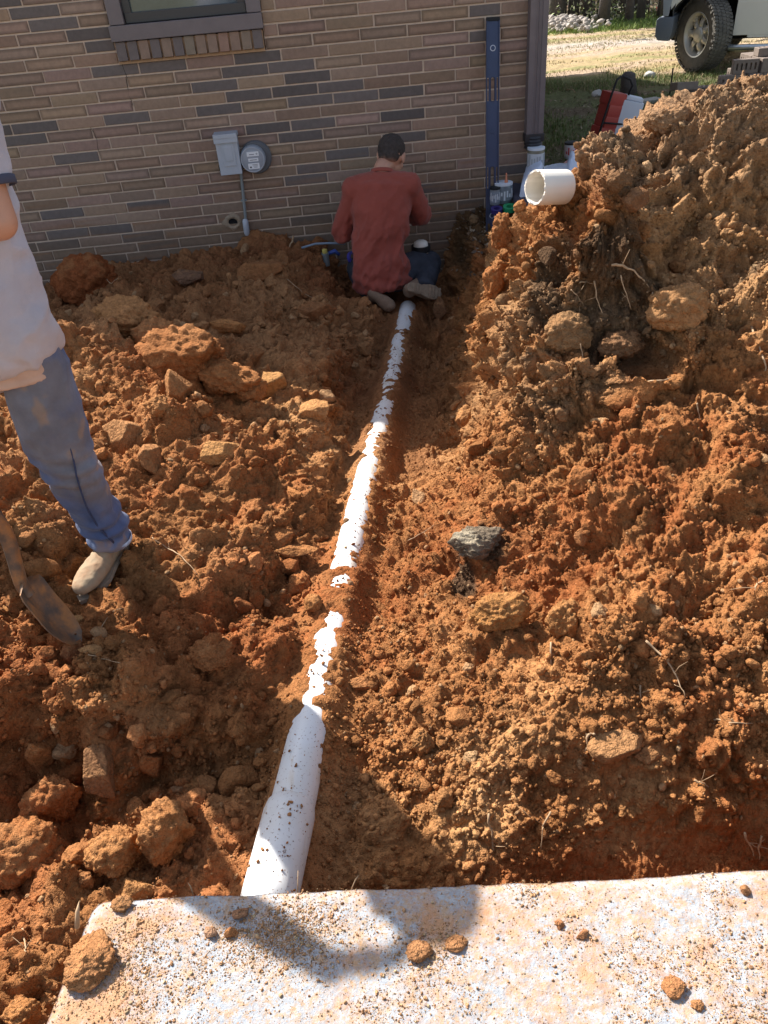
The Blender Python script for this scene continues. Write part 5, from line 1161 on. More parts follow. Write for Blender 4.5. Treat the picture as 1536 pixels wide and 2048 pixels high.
# ---- the standing man in jeans
sm = empty('person', (-.98, 2.06, -1.64), 'person standing at the left edge in pale grey shirt and muddy blue jeans', 'person')
fd = Vector((-.27, -.96, 0)); rt = Vector((.96, -.27, 0))
T = dict(pel=Vector((-1.0, 2.07, -.80)), wst=Vector((-.995, 2.07, -.62)), chs=Vector((-1.0, 2.06, -.38)), ub=Vector((-1.01, 2.05, -.22)), nk=Vector((-1.02, 2.03, -.12)), hd=Vector((-1.03, 1.97, .05)))
lsh, rsh = Vector((-.845, 2.04, -.205)), Vector((-1.185, 2.09, -.205)); lel, rel = Vector((-.815, 1.975, -.475)), Vector((-1.43, 1.97, -.03)); lwr, rwr = Vector((-.985, 1.755, -.455)), Vector((-1.22, 1.86, .10))
lhip, rhip = Vector((-.905, 2.055, -.83)), Vector((-1.09, 2.09, -.83)); lkn, rkn = Vector((-.893, 2.02, -1.20)), Vector((-1.25, 2.12, -1.20)); lan, ran = Vector((-.872, 2.105, -1.53)), Vector((-1.42, 2.24, -1.53))
def torso2(mb, inf=0):
    q, rr = smoothpath([T['pel'], T['wst'], T['chs'], T['ub'], T['ub']+Vector((0, -.005, .06))], [(.105, .165), (.098, .150), (.112, .172), (.095, .180), (.055, .10)], 8)
    mb.tube(q, [(a+inf, b+inf) for a, b in rr], n=28, upv=fd); ell(mb, T['pel'], (.15+inf, .11+inf, .10+inf))
    for b_ in (lsh, rsh): limb(mb, [T['ub'], b_], [.072, .062], inflate=inf)
b1 = MB(); torso2(b1); limb(b1, [T['ub'], T['nk'], T['hd']+Vector((0, .01, -.04))], [.060, .056, .055])
for a, e_, w in ((lsh, lel, lwr), (rsh, rel, rwr)): limb(b1, [a, e_], [.052, .044]); limb(b1, [e_, (e_*.65+w*.35), w], [.043, .044, .028])
for a, k_, n_ in ((lhip, lkn, lan), (rhip, rkn, ran)): limb(b1, [a, k_], [.085, .058]); limb(b1, [k_, (k_+n_)/2+Vector((0, .015, .02)), n_], [.056, .056, .038])
at2, M2_ = head(b1, T['hd'], fd+Vector((0, 0, -.35)), (0, 0, 1)); gp = Vector((-1.13, 1.70, -.46))
hand(b1, lwr, gp-lwr, (.3, -.5, .8), -1, 1.0); hand(b1, rwr, (.85, .15, .25), (-.1, -.6, .8), 1, .4)
blob(b1, 'body', M_SKIN, sm, .0055, 3); eyes(at2, M2_, sm)
b1 = MB(); ell(b1, at2(0, -.016, .036), (.083, .101, .090), M2_, 24, 18); ell(b1, at2(0, -.050, -.015), (.067, .060, .060), M2_)
def hp2(V, N):
    Mi = np.array(M2_.inverted()); L_ = (V-np.array(T['hd'][:]))@Mi.T; V = V+N*(.0035*fbm(V*70, 9, 3))[:, None]
    return V-N*(sst(.035, .075, L_[:, 1])*sst(.06, .03, L_[:, 2])*.024)[:, None]
blob(b1, 'hair', M_HAIR, sm, .007, 4, hp2)
M_GREY = mat('pale_grey_cotton', attr=True, rough=.92, var=.10, vscale=9, bump=.004, bscale=28, sheen=.2, bump2=.0004, bscale2=900)
b1 = MB(); torso2(b1, .034)
q, rr = smoothpath([T['wst']+Vector((0, 0, .0)), Vector((-1.0, 2.06, -.72)), Vector((-.998, 2.06, -.80)), Vector((-.997, 2.06, -.850))], [(.140, .180), (.150, .196), (.150, .203), (.142, .200)], 6); b1.tube(q, rr, n=30, upv=fd)
for a, e_ in ((lsh, lel), (rsh, rel)): limb(b1, [a, a*.3+e_*.7], [.080, .068], round_=False); ell(b1, a, (.078,)*3)
def greycol(V, N):
    c = np.tile([.40, .39, .45], (len(V), 1)); w = sst(-.60, -.82, V[:, 2]+.12*fbm(V*5, 3, 3)); c = c*(1-.45*w[:, None])+np.array([.50, .37, .29])*.45*w[:, None]; return c
def gp_(V, N):
    w = fbm(V*np.array([7, 7, 4])+V[:, [2, 2, 2]]*np.array([5, 0, 0]), 5, 3); w2 = fbm(np.stack([V[:, 0]*6+V[:, 2]*5, V[:, 1]*6, V[:, 2]*4-V[:, 0]*6], 1), 15, 2); V2 = V+N*(.009*np.clip(1-np.abs(w)*3, -1, 1)+.013*np.clip(1-np.abs(w2)*4, -.6, 1)*sst(-.25, -.5, V[:, 2]))[:, None]
    z = V[:, 2]; k = np.exp(-((z+.80+.05*np.sin(V[:, 0]*14))/.012)**2); V2 = V2-N*(k*.004)[:, None]; return V2+N*(.003*fbm(V*24, 12, 3))[:, None]
blob(b1, 'shirt', M_GREY, sm, .007, 6, gp_, greycol)
b1 = MB(); q, rr = smoothpath([Vector((-1.0, 2.06, -.78)), Vector((-.998, 2.06, -.83)), Vector((-.997, 2.06, -.895))], [(.128, .185), (.134, .190), (.134, .190)], 5); b1.tube(q, rr, n=30, upv=fd)
o = blob(b1, 'undershirt', mat('peach_cotton', (.52, .34, .25), .9, var=.1, vscale=20, bump=.0008, bscale=200), sm, .007, 4, lambda V, N: V+N*(.006*fbm(V*14, 3, 3)-.003*np.exp(-((V[:, 2]+.872)/.006)**2))[:, None])
b1 = MB(); c_ = lsh*.3+lel*.7; dd = (lel-lsh).normalized(); b1.lathe([(.070, -.012), (.0725, -.010), (.0725, .008), (.069, .010), (.066, .0)], c_, dd, n=28); part(b1, 'sleeve_cuff', mat('navy_cuff', (.05, .055, .09), .9), sm, smooth=True)
M_JEAN = mat('muddy_denim', attr=True, rough=.9, var=.22, vscale=16, bump=.005, bscale=24, sheen=.1, bump2=.0004, bscale2=1100)
def jeancol(V, N):
    n1 = fbm(V*5, 41, 4); n2 = fbm(V*16, 45, 3); c = np.tile([.065, .098, .205], (len(V), 1))
    f = sst(-.1, .4, n1+.4*n2)*.6; c = c*(1-f[:, None])+np.array([.18, .235, .36])*f[:, None]
    fr_ = sst(-.2, .75, N[:, 1]*-.9+.3*N[:, 0])*sst(-1.48, -1.30, V[:, 2])*sst(-.45, .2, n1+.5*n2+.25); c = c*(1-.55*fr_[:, None])+np.array([.20, .165, .115])*.55*fr_[:, None]
    o_ = sst(.22, .4, n2+.5*n1)*.5; c = c*(1-o_[:, None])+np.array([.33, .19, .09])*o_[:, None]
    return c
def jeanpost(V, N):
    z = V[:, 2]; V2 = V+N*(.011*np.clip(1-3*np.abs(fbm(V*np.array([8, 8, 5]), 51, 3)), -1, 1))[:, None]
    k = sst(-1.30, -1.50, z); V2 += N*(k*.008*np.sin(z*85+4*fbm(V*6, 9, 2)+V[:, 0]*20))[:, None]
    k2 = np.exp(-((z+1.20)/.07)**2); V2 += N*(k2*.005*np.sin(z*120+V[:, 0]*30))[:, None]; return V2+N*(.002*fbm(V*30, 13, 3))[:, None]
b1 = MB(); ell(b1, T['pel']+Vector((0, 0, -.01)), (.168, .125, .10))
for a, k_, n_ in ((lhip, lkn, lan), (rhip, rkn, ran)):
    limb(b1, [a+Vector((0, 0, .03)), (a+k_)/2, k_], [.100, .094, .078], round_=False); ell(b1, k_, (.080,)*3); limb(b1, [k_+Vector((0, 0, .01)), (k_+n_)/2+Vector((0, .01, 0)), n_+Vector((0, 0, -.03))], [.078, .070, .062], round_=False)
blob(b1, 'jeans', M_JEAN, sm, .006, 5, jeanpost, jeancol)
b1 = MB(); b1.lathe([(.062, -.004), (.0645, -.002), (.0645, .008), (.062, .010)], lan+Vector((0, 0, -.026)), (.02, -.03, 1), n=30); part(b1, 'hem', mat('frayed_hem', (.42, .47, .56), .95, var=.4, vscale=80), sm, smooth=True)
# outer seam of the left leg
def on_leg(t, ang=R(0)):
    if t < .5: a, b_, r0, r1 = lhip, lkn, .102, .080; s = t*2
    else: a, b_, r0, r1 = lkn, lan, .080, .068; s = t*2-1
    p = a*(1-s)+b_*s; r_ = r0*(1-s)+r1*s; dv_ = Vector((math.cos(ang), math.sin(ang), 0)); return p+dv_*(r_+.0005)
b1 = MB(); pts = [on_leg(.12+.86*k/30, R(-62)+.25*math.sin(k*.2)) for k in range(31)]; b1.tube(pts, [(.0022, .005)]*31, n=6); part(b1, 'seam', mat('dark_seam', (.03, .045, .10), .9), sm, smooth=True)
M_BOOT2 = mat('tan_suede', (.36, .26, .16), .9, var=.22, vscale=22, bump=.0015, bscale=100, rgb2=(.30, .18, .10))
for hl, tt, an in (((-.862, 2.150, -1.575), (-.955, 1.905, -1.600), lan+Vector((0, 0, .02))), ((-1.405, 2.29, -1.575), (-1.52, 2.02, -1.585), ran+Vector((0, 0, .02)))):
    b1 = MB(); boot(b1, hl, tt, (0, 0, 1), an); bo = blob(b1, 'boot', M_BOOT2, sm, .005, 4, lambda V, N: V+N*(.004*np.clip(1-3*np.abs(fbm(V*22, 14, 3)), -1, 1)*sst(-1.60, -1.55, V[:, 2])+.0015*fbm(V*60, 4, 3))[:, None])
    part(sole(hl, tt, (0, 0, 1)), 'sole', M_SOLE, bo)
# ---- shovel
M_STEEL = mat('rusty_shovel_steel', (.13, .095, .07), .5, metal=.3, var=.4, vscale=14, rgb2=(.30, .14, .05), bump=.0008, bscale=120)
tip = Vector(ground_pt(125, 1275, -1.68)); sk = Vector((-1.225, 2.10, -1.475)) if False else None
sh_t = Vector(ray(132, 1285)*(1.70/ray(132, 1285)[1])); sh_n = Vector(ray(42, 1165)*(1.76/ray(42, 1165)[1])); sh_s = Vector(ray(10, 1065)*(1.79/ray(10, 1065)[1])); sh_e = Vector((-1.14, 1.72, -.42))
shv = empty('shovel', sh_t, 'worn shovel with a muddy rounded steel blade, standing in the dirt at the left edge', 'shovel')
def shovel():
    ax_ = (sh_t-sh_n).normalized(); s = ax_.cross(Vector((.95, .12, .35))).normalized(); u = s.cross(ax_); n = 15; m = 13; V = []; L = (sh_t-sh_n).length+.02
    for off in (0, -.0035):
        for i in range(n):
            t = i/(n-1); wd = .080*(min(1, t/.12)**.5*.35+.65)*(1 if t < .5 else math.sqrt(max(0, 1-((t-.5)/.5)**2.2))+.02) if t > 0 else .022
            for j in range(m):
                q = (j/(m-1)*2-1); p = sh_n+ax_*(t*L)+s*(q*wd)+u*(off+(.020*q*q)*(1-.4*t)-.012*math.exp(-(q/.28)**2)*(1-t)+.030*t*t); V.append(p)
    F_ = []
    for k in (0, n*m):
        for i in range(n-1):
            for j in range(m-1): f = (k+i*m+j, k+i*m+j+1, k+(i+1)*m+j+1, k+(i+1)*m+j); F_.append(f if k == 0 else f[::-1])
    ring = [j for j in range(m)]+[i*m+m-1 for i in range(1, n)]+[(n-1)*m+j for j in range(m-2, -1, -1)]+[i*m for i in range(n-2, 0, -1)]
    for a, b_ in zip(ring, ring[1:]+ring[:1]): F_.append((a, a+n*m, b_+n*m, b_))
    mb = MB(); mb.add(V, F_); return mb
part(shovel(), 'blade', M_STEEL, shv, smooth=True, angle=50)
b1 = MB(); dv = (sh_e-sh_s).normalized(); q, rr = smoothpath([sh_n+(sh_t-sh_n)*.22, sh_n, sh_s, sh_s+dv*.16], [(.008, .016), (.017, .020), (.021, .021), (.0225, .0225)], 8); b1.tube(q, rr, n=16); part(b1, 'socket', M_STEEL, shv, smooth=True, angle=50)
b1 = MB(); b1.tube([sh_s+dv*.10, sh_s+dv*.5, sh_e], [.019, .0185, .017], n=16); ell(b1, sh_e, (.018,)*3); part(b1, 'handle', mat('weathered_ash', (.42, .33, .24), .7, var=.25, vscale=20), shv, smooth=True)
b1 = MB(); b1.lathe([(.0235, -.006), (.0245, -.004), (.0245, .006), (.023, .008)], sh_s+dv*.155, dv, n=20); part(b1, 'ferrule', M_GALV, shv, smooth=True)
# ---- torch and bits by the man's left hand
tq = Vector((-.10, 5.50, -1.745)); to = empty('blowtorch', tq, 'small blue handled tool with a yellow knob in dirt beside the kneeling man', 'tool')
b1 = MB(); b1.tube([tq+Vector((-.02, 0, -.09)), tq+Vector((-.02, 0, .0))], .026, n=14); part(b1, 'cylinder', M_GALV, to, smooth=True, angle=40)
b1 = MB(); b1.lathe([(.018, 0), (.02, .008), (.018, .024), (.008, .028)], tq+Vector((-.02, 0, .0)), n=14, cap=True); part(b1, 'knob', mat('yellow_plastic', (.60, .48, .12), .5), to, smooth=True, angle=40)
b1 = MB(); b1.tube([tq+Vector((.0, .01, -.01)), tq+Vector((.05, .02, .0)), tq+Vector((.08, .02, -.03))], [.012, .016, .012], n=10); part(b1, 'handle', mat('blue_plastic', (.04, .08, .32), .5), to, smooth=True)
b1 = MB(); b1.tube([(-.28, 5.52, -1.70), (-.18, 5.53, -1.685), (-.08, 5.53, -1.69), (.03, 5.52, -1.70)], .008, n=8); o = part(b1, 'hose', mat('grey_blue_hose', (.20, .26, .33), .5), None, smooth=True); tag(o, 'thin grey blue hose on the dirt at the foot of the wall', 'hose')
b1 = MB(); b1.lathe([(.028, -.014), (.042, -.012), (.042, .012), (.028, .014), (.028, -.014)], (.07, 5.42, -1.77), (.6, -.6, .3), n=20); o = part(b1, 'tape_roll', mat('violet_tape', (.06, .05, .35), .4), None, smooth=True, angle=40); tag(o, 'violet roll of tape in the dirt, under the left elbow of the kneeling man', 'tape')
# ------------------------------------------------------------------ named clods, stones and roots
CL_TAN, CL_RED, CL_BRN, CL_YEL = (.50, .27, .115), (.40, .15, .055), (.30, .15, .075), (.55, .32, .13)
ROCKS = [  # u, v, half width px, style, (dims), colour, label
 (180, 555, 68, 'clod', (1, .9, .80), (.30, .095, .035), 'big round dark red clod against the brick wall at the far left', 0),
 (262, 622, 92, 'clod', (1, .55, .50), CL_TAN, 'long sunlit clod at the upper end of the ridge, beside the round red one', -40),
 (365, 682, 100, 'clod', (1, .6, .6), (.42, .20, .08), 'large sunlit clod in the middle of the ridge, studded with root ends', -35),
 (450, 738, 78, 'clod', (1, .6, .55), (.44, .21, .085), 'clod at the lower right end of the sunlit ridge', -30),
 (312, 668, 50, 'clod', (1, .8, .8), (.40, .19, .08), 'clod wedged between the two upper clods of the sunlit ridge', 10),
 (415, 700, 44, 'clod', (1, .8, .8), (.42, .20, .08), 'clod wedged between the two lower clods of the sunlit ridge', -20),
 (500, 775, 34, 'clod', (1, .8, .8), (.42, .20, .08), 'small clod at the foot of the lower ridge end', 0),
 (541, 768, 27, 'stone', (.9, 1, 1.15), CL_YEL, 'orange yellow angular stone at the shade edge, below the ridge end', 20),
 (628, 812, 37, 'stone', (1, .8, .55), CL_TAN, 'flat tan stone at the shade edge, nearest the pipe', -25),
 (440, 902, 33, 'stone', (1, .9, .7), (.52, .31, .13), 'ochre pyramid shaped stone in the middle of the left heap', 5),
 (302, 912, 36, 'stone', (.85, 1, .9), (.40, .21, .10), 'big brown angular stone left of the ochre pyramid', 10),
 (252, 862, 42, 'stone', (1, .8, .9), (.42, .24, .12), 'large pitted block with a flat tan face, right of the knee of the jeans', -15),
 (198, 903, 24, 'stone', (1, .6, .6), (.40, .18, .07), 'small rounded red brown stone just right of the knee', -20),
 (362, 775, 32, 'stone', (.75, 1, 1.1), (.40, .21, .095), 'leaning flat stone under the middle of the ridge', -30),
 (150, 802, 33, 'clod', (1, .8, .7), (.42, .22, .10), 'crumbly tan clod beside the thigh of the standing man', 0),
 (320, 808, 34, 'clod', (1, .8, .7), CL_TAN, 'lumpy clod between the ridge and the pitted block', 0),
 (453, 645, 30, 'stone', (1, .55, .55), (.44, .22, .085), 'squared orange stone lying in the shade, lit along its top', -3),
 (385, 545, 30, 'stone', (1, .6, .5), (.17, .12, .10), 'grey purple stone in the shade near the foot of the wall', 0),
 (520, 532, 44, 'stone', (1, .7, .5), (.28, .12, .05), 'wide dark orange rock in the shade, left of the upright root', 0),
 (625, 616, 42, 'stone', (1, .6, .55), (.27, .12, .055), 'reddish rock in the shade left of the boots', 0),
 (586, 980, 26, 'stone', (1, .35, .35), (.44, .21, .08), 'narrow sliver of rock lying across the sunlit bank', -55),
 (585, 1082, 58, 'stone', (1, .22, .20), (.40, .20, .085), 'long thin flat flake of rock pointing at the pipe', -14),
 (626, 1203, 23, 'clod', (1, .9, .8), (.46, .25, .10), 'lone yellowish clod on smooth dirt left of the buried pipe', 0),
 (931, 833, 26, 'clod', (.9, .9, 1), (.42, .21, .085), 'round orange clod where the trench shade ends, on the right bank', 0),
 (1135, 660, 52, 'clod', (1, .8, .8), (.47, .30, .16), 'big smooth pale boulder of clay beside the hollow with hanging roots', 20),
 (1235, 680, 50, 'clod', (1, .8, .7), (.33, .18, .10), 'crumbly brown clod right of the pale boulder', 0),
 (1330, 235, 44, 'clod', (1, .8, .75), (.42, .30, .20), 'large sloping block of pale clay on the crest of the right heap', -20),
 (1350, 600, 62, 'clod', (1, .8, .8), (.44, .24, .11), 'broad clod to the right of the hollow with hanging roots', 0),
 (1118, 392, 38, 'clod', (.8, .8, 1.1), (.42, .20, .08), 'lumpy clod burying the rear of the white pipe end', 0),
 (985, 570, 30, 'clod', (.8, .8, 1.3), (.44, .17, .06), 'tall red clod on the upper rim of the trench', 0),
 (1002, 470, 34, 'clod', (.8, .8, 1.1), (.30, .12, .05), 'red brown clod below the foot of the spirit level', 0),
 (1270, 392, 30, 'stone', (1, .8, .7), (.22, .12, .07), 'dark smooth stone set in the grey soil of the right heap', 0),
 (1200, 838, 17, 'stone', (1, .6, .4), (.60, .42, .24), 'small flat cream stone shining below the hollow', -10),
 (1000, 1215, 60, 'clod', (1, .7, .7), (.46, .25, .09), 'big ochre clod left of the middle of the right bank', 0),
 (1130, 1235, 46, 'clod', (.8, .8, 1.1), (.44, .24, .10), 'upright clod above the long hanging root', 0),
 (1305, 1490, 42, 'stone', (1, .55, .5), (.40, .22, .11), 'rounded stone in a ledge low on the right bank', 0),
 (1240, 1470, 50, 'stone', (1, .6, .5), (.42, .25, .13), 'broad pale stone in the ledge, left of the rounded one', 10),
 (850, 1480, 30, 'clod', (.8, .8, 1.1), (.42, .22, .09), 'clod on the bank right of the bare pipe', 0),
 (722, 1360, 22, 'stone', (1, .6, .5), (.38, .18, .08), 'small sharp stone right of the bare stretch of pipe', 0),
 (50, 1690, 84, 'clod', (1, .9, .85), (.42, .20, .08), 'huge rounded clod at the lower left edge, lit from above', 0),
 (118, 1590, 62, 'clod', (.9, .8, 1.1), (.38, .17, .07), 'tall crumbly clod above the huge round one at the lower left', 0),
 (210, 1545, 44, 'stone', (.8, .8, 1.25), (.28, .17, .10), 'block with fine parallel grooves in the dark hollow at lower left', 0),
 (240, 1695, 58, 'clod', (1, .9, .9), (.44, .22, .09), 'round sunlit clod above the slab corner', 0),
 (335, 1655, 58, 'clod', (.9, .9, 1.2), (.44, .24, .10), 'tall clod with a yellow patch, just above the slab', 0),
 (400, 1570, 32, 'clod', (1, .8, .8), (.44, .23, .095), 'small lit clod standing in shade left of the pipe', 0),
 (75, 1500, 30, 'stone', (.7, .7, 1.2), (.36, .15, .055), 'red upright stone at the left edge of the dark hollow', 0),
 (425, 1300, 46, 'clod', (1, .8, .7), (.36, .18, .08), 'big clod crossed by the shadow edge below the boot', 0),
 (145, 1300, 30, 'stone', (1, .8, .8), (.34, .17, .09), 'angular brown stone just right of the shovel tip', 0),
 (185, 1292, 22, 'stone', (1, .4, .4), (.44, .28, .14), 'tan splinter of stone lying against the angular brown one', -5),
 (145, 1238, 17, 'stone', (1, .7, .6), (.46, .28, .13), 'small pale stone between the boot toe and the shovel', 0),
 (30, 1215, 28, 'stone', (1, .8, .8), (.42, .24, .10), 'ochre rock behind the shovel blade at the left edge', 0),
 (140, 1175, 17, 'stone', (1, .7, .7), (.36, .16, .07), 'reddish stone touching the boot toe', 0),
 (180, 1765, 20, 'clod', (.8, .8, 1.2), (.42, .20, .09), 'small upright clod below the round sunlit one', 0),
 (270, 1775, 34, 'stone', (1, .7, .7), (.44, .24, .10), 'wedge shaped stone touching the slab edge', 0),
 (45, 2020, 38, 'clod', (1, .8, .8), (.46, .23, .09), 'orange clod in the lowest left corner beside the slab', 0),
 (1165, 1075, 18, 'stone', (.9, .8, .9), (.42, .20, .09), 'cube shaped stone in the middle of the right bank', 0),
 (880, 620, 22, 'stone', (.7, .7, 1.1), (.22, .12, .07), 'dull stone in the trench just right of the far boots', 0),
]
def rock(u, v, hpx, style, dims, colr, label, ang, k, on=None):
    i = at_px(u, v+hpx*.35) if on is None else None
    p = P[i] if on is None else on; dist = float(p@FW); s = hpx*dist/F_PX
    lev = 5 if hpx > 28 else 4
    V, F_ = clod_shape(lev, 500+k*3, style, dims); c, n_ = math.cos(R(ang)), math.sin(R(ang)); rot = np.array([[c, -n_, 0], [n_, c, 0], [0, 0, 1]])
    V = V@rot.T*s
    if style == 'stone': V = V+V/np.maximum(np.linalg.norm(V, axis=1)[:, None], 1e-6)*(s*.035*fbm(V/s*7, k, 4))[:, None]
    lc = soil_colour(np.asarray(p, np.float32)[None])[0] if on is None else np.array([.36, .17, .075]); q_ = .15 if 'dark red' in label else (.55 if style == 'clod' else .35)
    cc = np.tile(np.array(colr, np.float32)*np.array([.95, .84, .72], np.float32)*(1-q_)+lc*q_, (len(V), 1))*(1+.22*fbm(V/s*3+k, 5, 3)+.16*fbm(V/s*11+k, 6, 2))[:, None]
    up_ = sst(.1, .7, V[:, 2]/s)*sst(-.1, .3, fbm(V/s*4, k+9, 3)); cc = cc*(1-.4*up_[:, None])+np.array([.45, .22, .09])*.4*up_[:, None]
    base = p+np.array([0, 0, s*dims[2]*(.30 if on is None else .55)])
    o = np_mesh('clay_clod' if style == 'clod' else 'rock', V, F_, M_SOIL, col=cc, base=tuple(float(a) for a in base)); tag(o, label, 'clod' if style == 'clod' else 'rock'); return o
for k, rk in enumerate(ROCKS): rock(*rk[:7], rk[7], k)
SLABR = [(185, 1925, 62, 'clod', (1, .85, .42), (.42, .21, .09), 'large flattened clod spilling over the left corner of the slab'), (245, 1810, 22, 'clod', (1, .8, .5), (.40, .22, .10), 'small crumbly clod on the slab above the large flattened one'),
 (462, 1868, 15, 'stone', (1, .8, .7), (.38, .17, .07), 'reddish stone lying on the slab in the crumbs at the shadow edge'), (838, 1905, 26, 'clod', (1, .8, .5), (.42, .22, .11), 'clod on the slab at the tip of the rounded shadow'), (912, 1888, 24, 'clod', (1, .7, .35), (.44, .23, .11), 'flat crumbled clod on the slab just right of the shadow'),
 (1348, 1978, 24, 'clod', (1, .9, .5), (.46, .22, .10), 'orange clod on the right part of the slab near the bottom'), (1395, 2012, 15, 'clod', (1, .9, .5), (.44, .22, .10), 'lowest small orange clod on the right part of the slab'), (1119, 1850, 11, 'stone', (1, .8, .7), (.40, .18, .09), 'pebble sized red stone alone in the middle of the slab'), (1165, 1872, 11, 'stone', (1, .8, .7), (.36, .17, .09), 'second red pebble in the middle of the slab, lower than the first'),
 (1490, 1785, 12, 'stone', (1, .8, .7), (.38, .20, .11), 'brown pebble near the right end of the slab edge'), (420, 1865, 14, 'stone', (1, .8, .6), (.40, .28, .22), 'pinkish grey stone on the slab left of the reddish one'), (485, 1828, 15, 'stone', (1, .8, .6), (.36, .22, .16), 'stone on the slab just below the pipe')]
for k, (u, v, h_, st_, dm, cl, lb) in enumerate(SLABR): rock(u, v, h_, st_, dm, cl, lb, 0, 200+k, on=np.array(ground_pt(u, v, -1.420)))
# roots
def root_at(pix, rad, lift, label, seed, free=False):
    r_ = np.random.default_rng(seed); pts = []
    P3 = [P[at_px(u, v, 4)].astype(float) for u, v in pix]
    if free:   # hangs clear of the ground: keep the distance of its upper end
        d0 = float(P3[0]@FW)-.02; P3 = [ray(u, v)*(d0+.012*j) for j, (u, v) in enumerate(pix)]
    for a, b_ in zip(P3[:-1], P3[1:]):
        for k in range(7): t = k/7; pts.append(a*(1-t)+b_*t+r_.normal(size=3)*rad*.9+np.array([0, -.3, .8])*lift)
    pts.append(P3[-1]+np.array([0, 0, lift*.2])); pts = np.array(pts); pts[1:-1] = (pts[:-2]+2*pts[1:-1]+pts[2:])/4
    mb = MB(); n = len(pts); mb.tube(pts, [rad*(1.15-.75*k/n)*(1+.15*r_.normal()) for k in range(n)], n=7)
    for j in range(2):
        k = int(r_.integers(n//4, n-3)); d_ = r_.normal(size=3)*.014; mb.tube([pts[k], pts[k]+d_, pts[k]+d_*1.8+r_.normal(size=3)*.006], [rad*.4, rad*.3, rad*.15], n=5)
    o = part(mb, 'root', M_ROOT, None, smooth=True); tag(o, label, 'root')
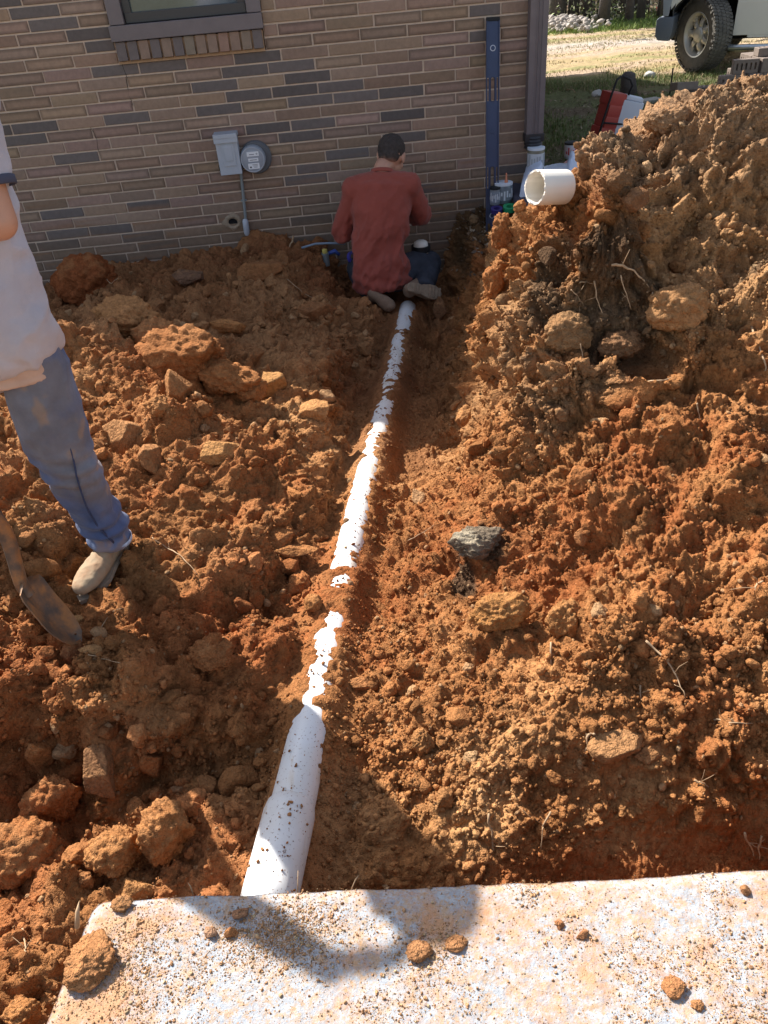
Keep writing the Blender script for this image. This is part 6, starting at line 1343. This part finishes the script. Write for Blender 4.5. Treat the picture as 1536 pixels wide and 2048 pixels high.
ROOTS = [([(588, 478), (580, 500), (566, 538)], .0095, .03, 'upright crooked pale root standing near the foot of the wall', 1),
 ([(1223, 537), (1258, 545), (1298, 577)], .0055, .02, 'thick root arching across the upper hollow', 1), ([(1240, 555), (1248, 585), (1262, 620)], .0028, .01, 'thin root dangling in the middle of the hollow', 1), ([(1188, 565), (1192, 600), (1205, 632)], .0032, .01, 'kinked root dangling at the left of the hollow', 1),
 ([(1142, 582), (1158, 600), (1166, 612)], .0025, .008, 'short root at the left rim of the hollow', 1), ([(1160, 570), (1175, 562), (1190, 558)], .004, .01, 'short stout root at the top left rim of the hollow', 0), ([(1303, 590), (1306, 620), (1300, 655)], .003, .01, 'root dangling at the right of the hollow', 1),
 ([(1160, 690), (1166, 720), (1166, 748)], .0028, .01, 'root hanging below the pale boulder', 1), ([(1278, 770), (1320, 765), (1358, 752)], .0035, .012, 'root lying level under the hollow', 0), ([(1503, 660), (1530, 740), (1508, 805)], .004, .015, 'long bent root near the right edge of the view', 0),
 ([(1392, 810), (1396, 835), (1398, 858)], .0028, .01, 'short vertical root on the upper right bank', 1), ([(1286, 1283), (1335, 1325), (1352, 1360), (1370, 1400)], .0036, .012, 'long pale bent root on the right bank', 0), ([(1100, 1290), (1103, 1400), (1104, 1450), (1105, 1515)], .0036, .008, 'long straight root hanging down the middle of the bank', 1),
 ([(1193, 1468), (1175, 1470), (1168, 1512)], .0050, .012, 'stubby forked root low on the bank', 0), ([(1278, 1375), (1283, 1412)], .0030, .008, 'tiny root below the long bent one', 0), ([(1428, 1444), (1465, 1446), (1505, 1447)], .0030, .01, 'level root near the right edge, lower bank', 0),
 ([(1522, 1165), (1508, 1180), (1520, 1215)], .004, .012, 'forked pale root at the right edge of the view', 0), ([(975, 1632), (987, 1680), (982, 1725)], .0040, .012, 'thick root hanging in front of the slab edge, left one', 1), ([(1100, 1625), (1068, 1690), (1038, 1728)], .0030, .012, 'slanting root above the slab, right of the thick one', 1),
 ([(1085, 1655), (1082, 1700), (1060, 1742)], .0020, .008, 'thin root crossing behind the slanting one', 1), ([(1488, 1670), (1500, 1700), (1510, 1730)], .0032, .01, 'left of two roots at the smooth cut near the right edge', 1), ([(1521, 1675), (1514, 1700), (1514, 1730)], .0030, .01, 'right of two roots at the smooth cut near the right edge', 1),
 ([(1388, 1560), (1402, 1568), (1415, 1575)], .0035, .01, 'short root above the smooth cut', 0), ([(205, 552), (225, 575), (240, 560)], .003, .03, 'hair like root sprouting from the ridge end', 0), ([(820, 1085), (850, 1062), (880, 1045)], .0022, .010, 'thin yellow root on the sunlit dirt right of the pipe', 0),
 ([(575, 560), (610, 590), (655, 612)], .003, .01, 'straw like root lying in the shade left of the red shirt', 0), ([(305, 1078), (340, 1098), (365, 1112), (395, 1150)], .0026, .012, 'thin crooked root in the red dirt right of the boot', 0), ([(205, 1258), (225, 1225), (245, 1215)], .0018, .012, 'fine looping root below the boot', 0),
 ([(180, 1310), (210, 1322), (250, 1330)], .0022, .010, 'thin root next to the angular brown stone', 0), ([(50, 1860), (52, 1890), (55, 1905)], .003, .01, 'short root on the dark bank left of the slab', 0)]
for k, (px_l, rd, lf, lb, fr_) in enumerate(ROOTS): root_at(px_l, rd*.75, lf, lb, 900+k, bool(fr_))
for k, (u, v, du, dv_, lb) in enumerate(((592, 1775, 4, -34, 'thin straw standing at the slab edge right of the pipe'), (700, 1770, 18, -20, 'pair of fine straws at the slab edge'), (148, 1845, 10, -42, 'pale splinter standing beside the left edge of the slab'), (382, 1780, -6, -14, 'tiny curled straw at the slab edge left of the pipe'))):
    a = Vector(ground_pt(u, v, -1.425)); d0 = float(np.array(a)@FW); b_ = Vector(ray(u+du, v+dv_)*d0*1.01); b1 = MB(); b1.tube([a-Vector((0, 0, .02)), (a+b_)/2+Vector((.002, 0, .001)), b_], [.0012 if k != 2 else .005, .001 if k != 2 else .004, .0005], n=6); o = part(b1, 'straw', M_ROOT, None, smooth=True); tag(o, lb, 'straw')
i = at_px(950, 1090)
V, F_ = clod_shape(5, 77, 'clod', (1, .75, .5)); s_ = .095; V = V*s_; cc = np.tile(np.array([.19, .145, .10], np.float32), (len(V), 1)); w_ = sst(.1, .5, V[:, 2]/s_)*sst(-.2, .2, -V[:, 0]/s_); cc = cc*(1-w_[:, None])+np.array([.44, .37, .26])*w_[:, None]
V = V+np.array([0, 0, 1])*(.004*np.sin(V[:, 1]*300+V[:, 0]*90))[:, None]
o = np_mesh('rotten_wood', V, F_, M_SOIL, col=cc, base=tuple(float(a) for a in P[i]+np.array([0, 0, .02]))); tag(o, 'lump of rotten grey wood with a pale fibrous edge on the right bank', 'rotten wood')
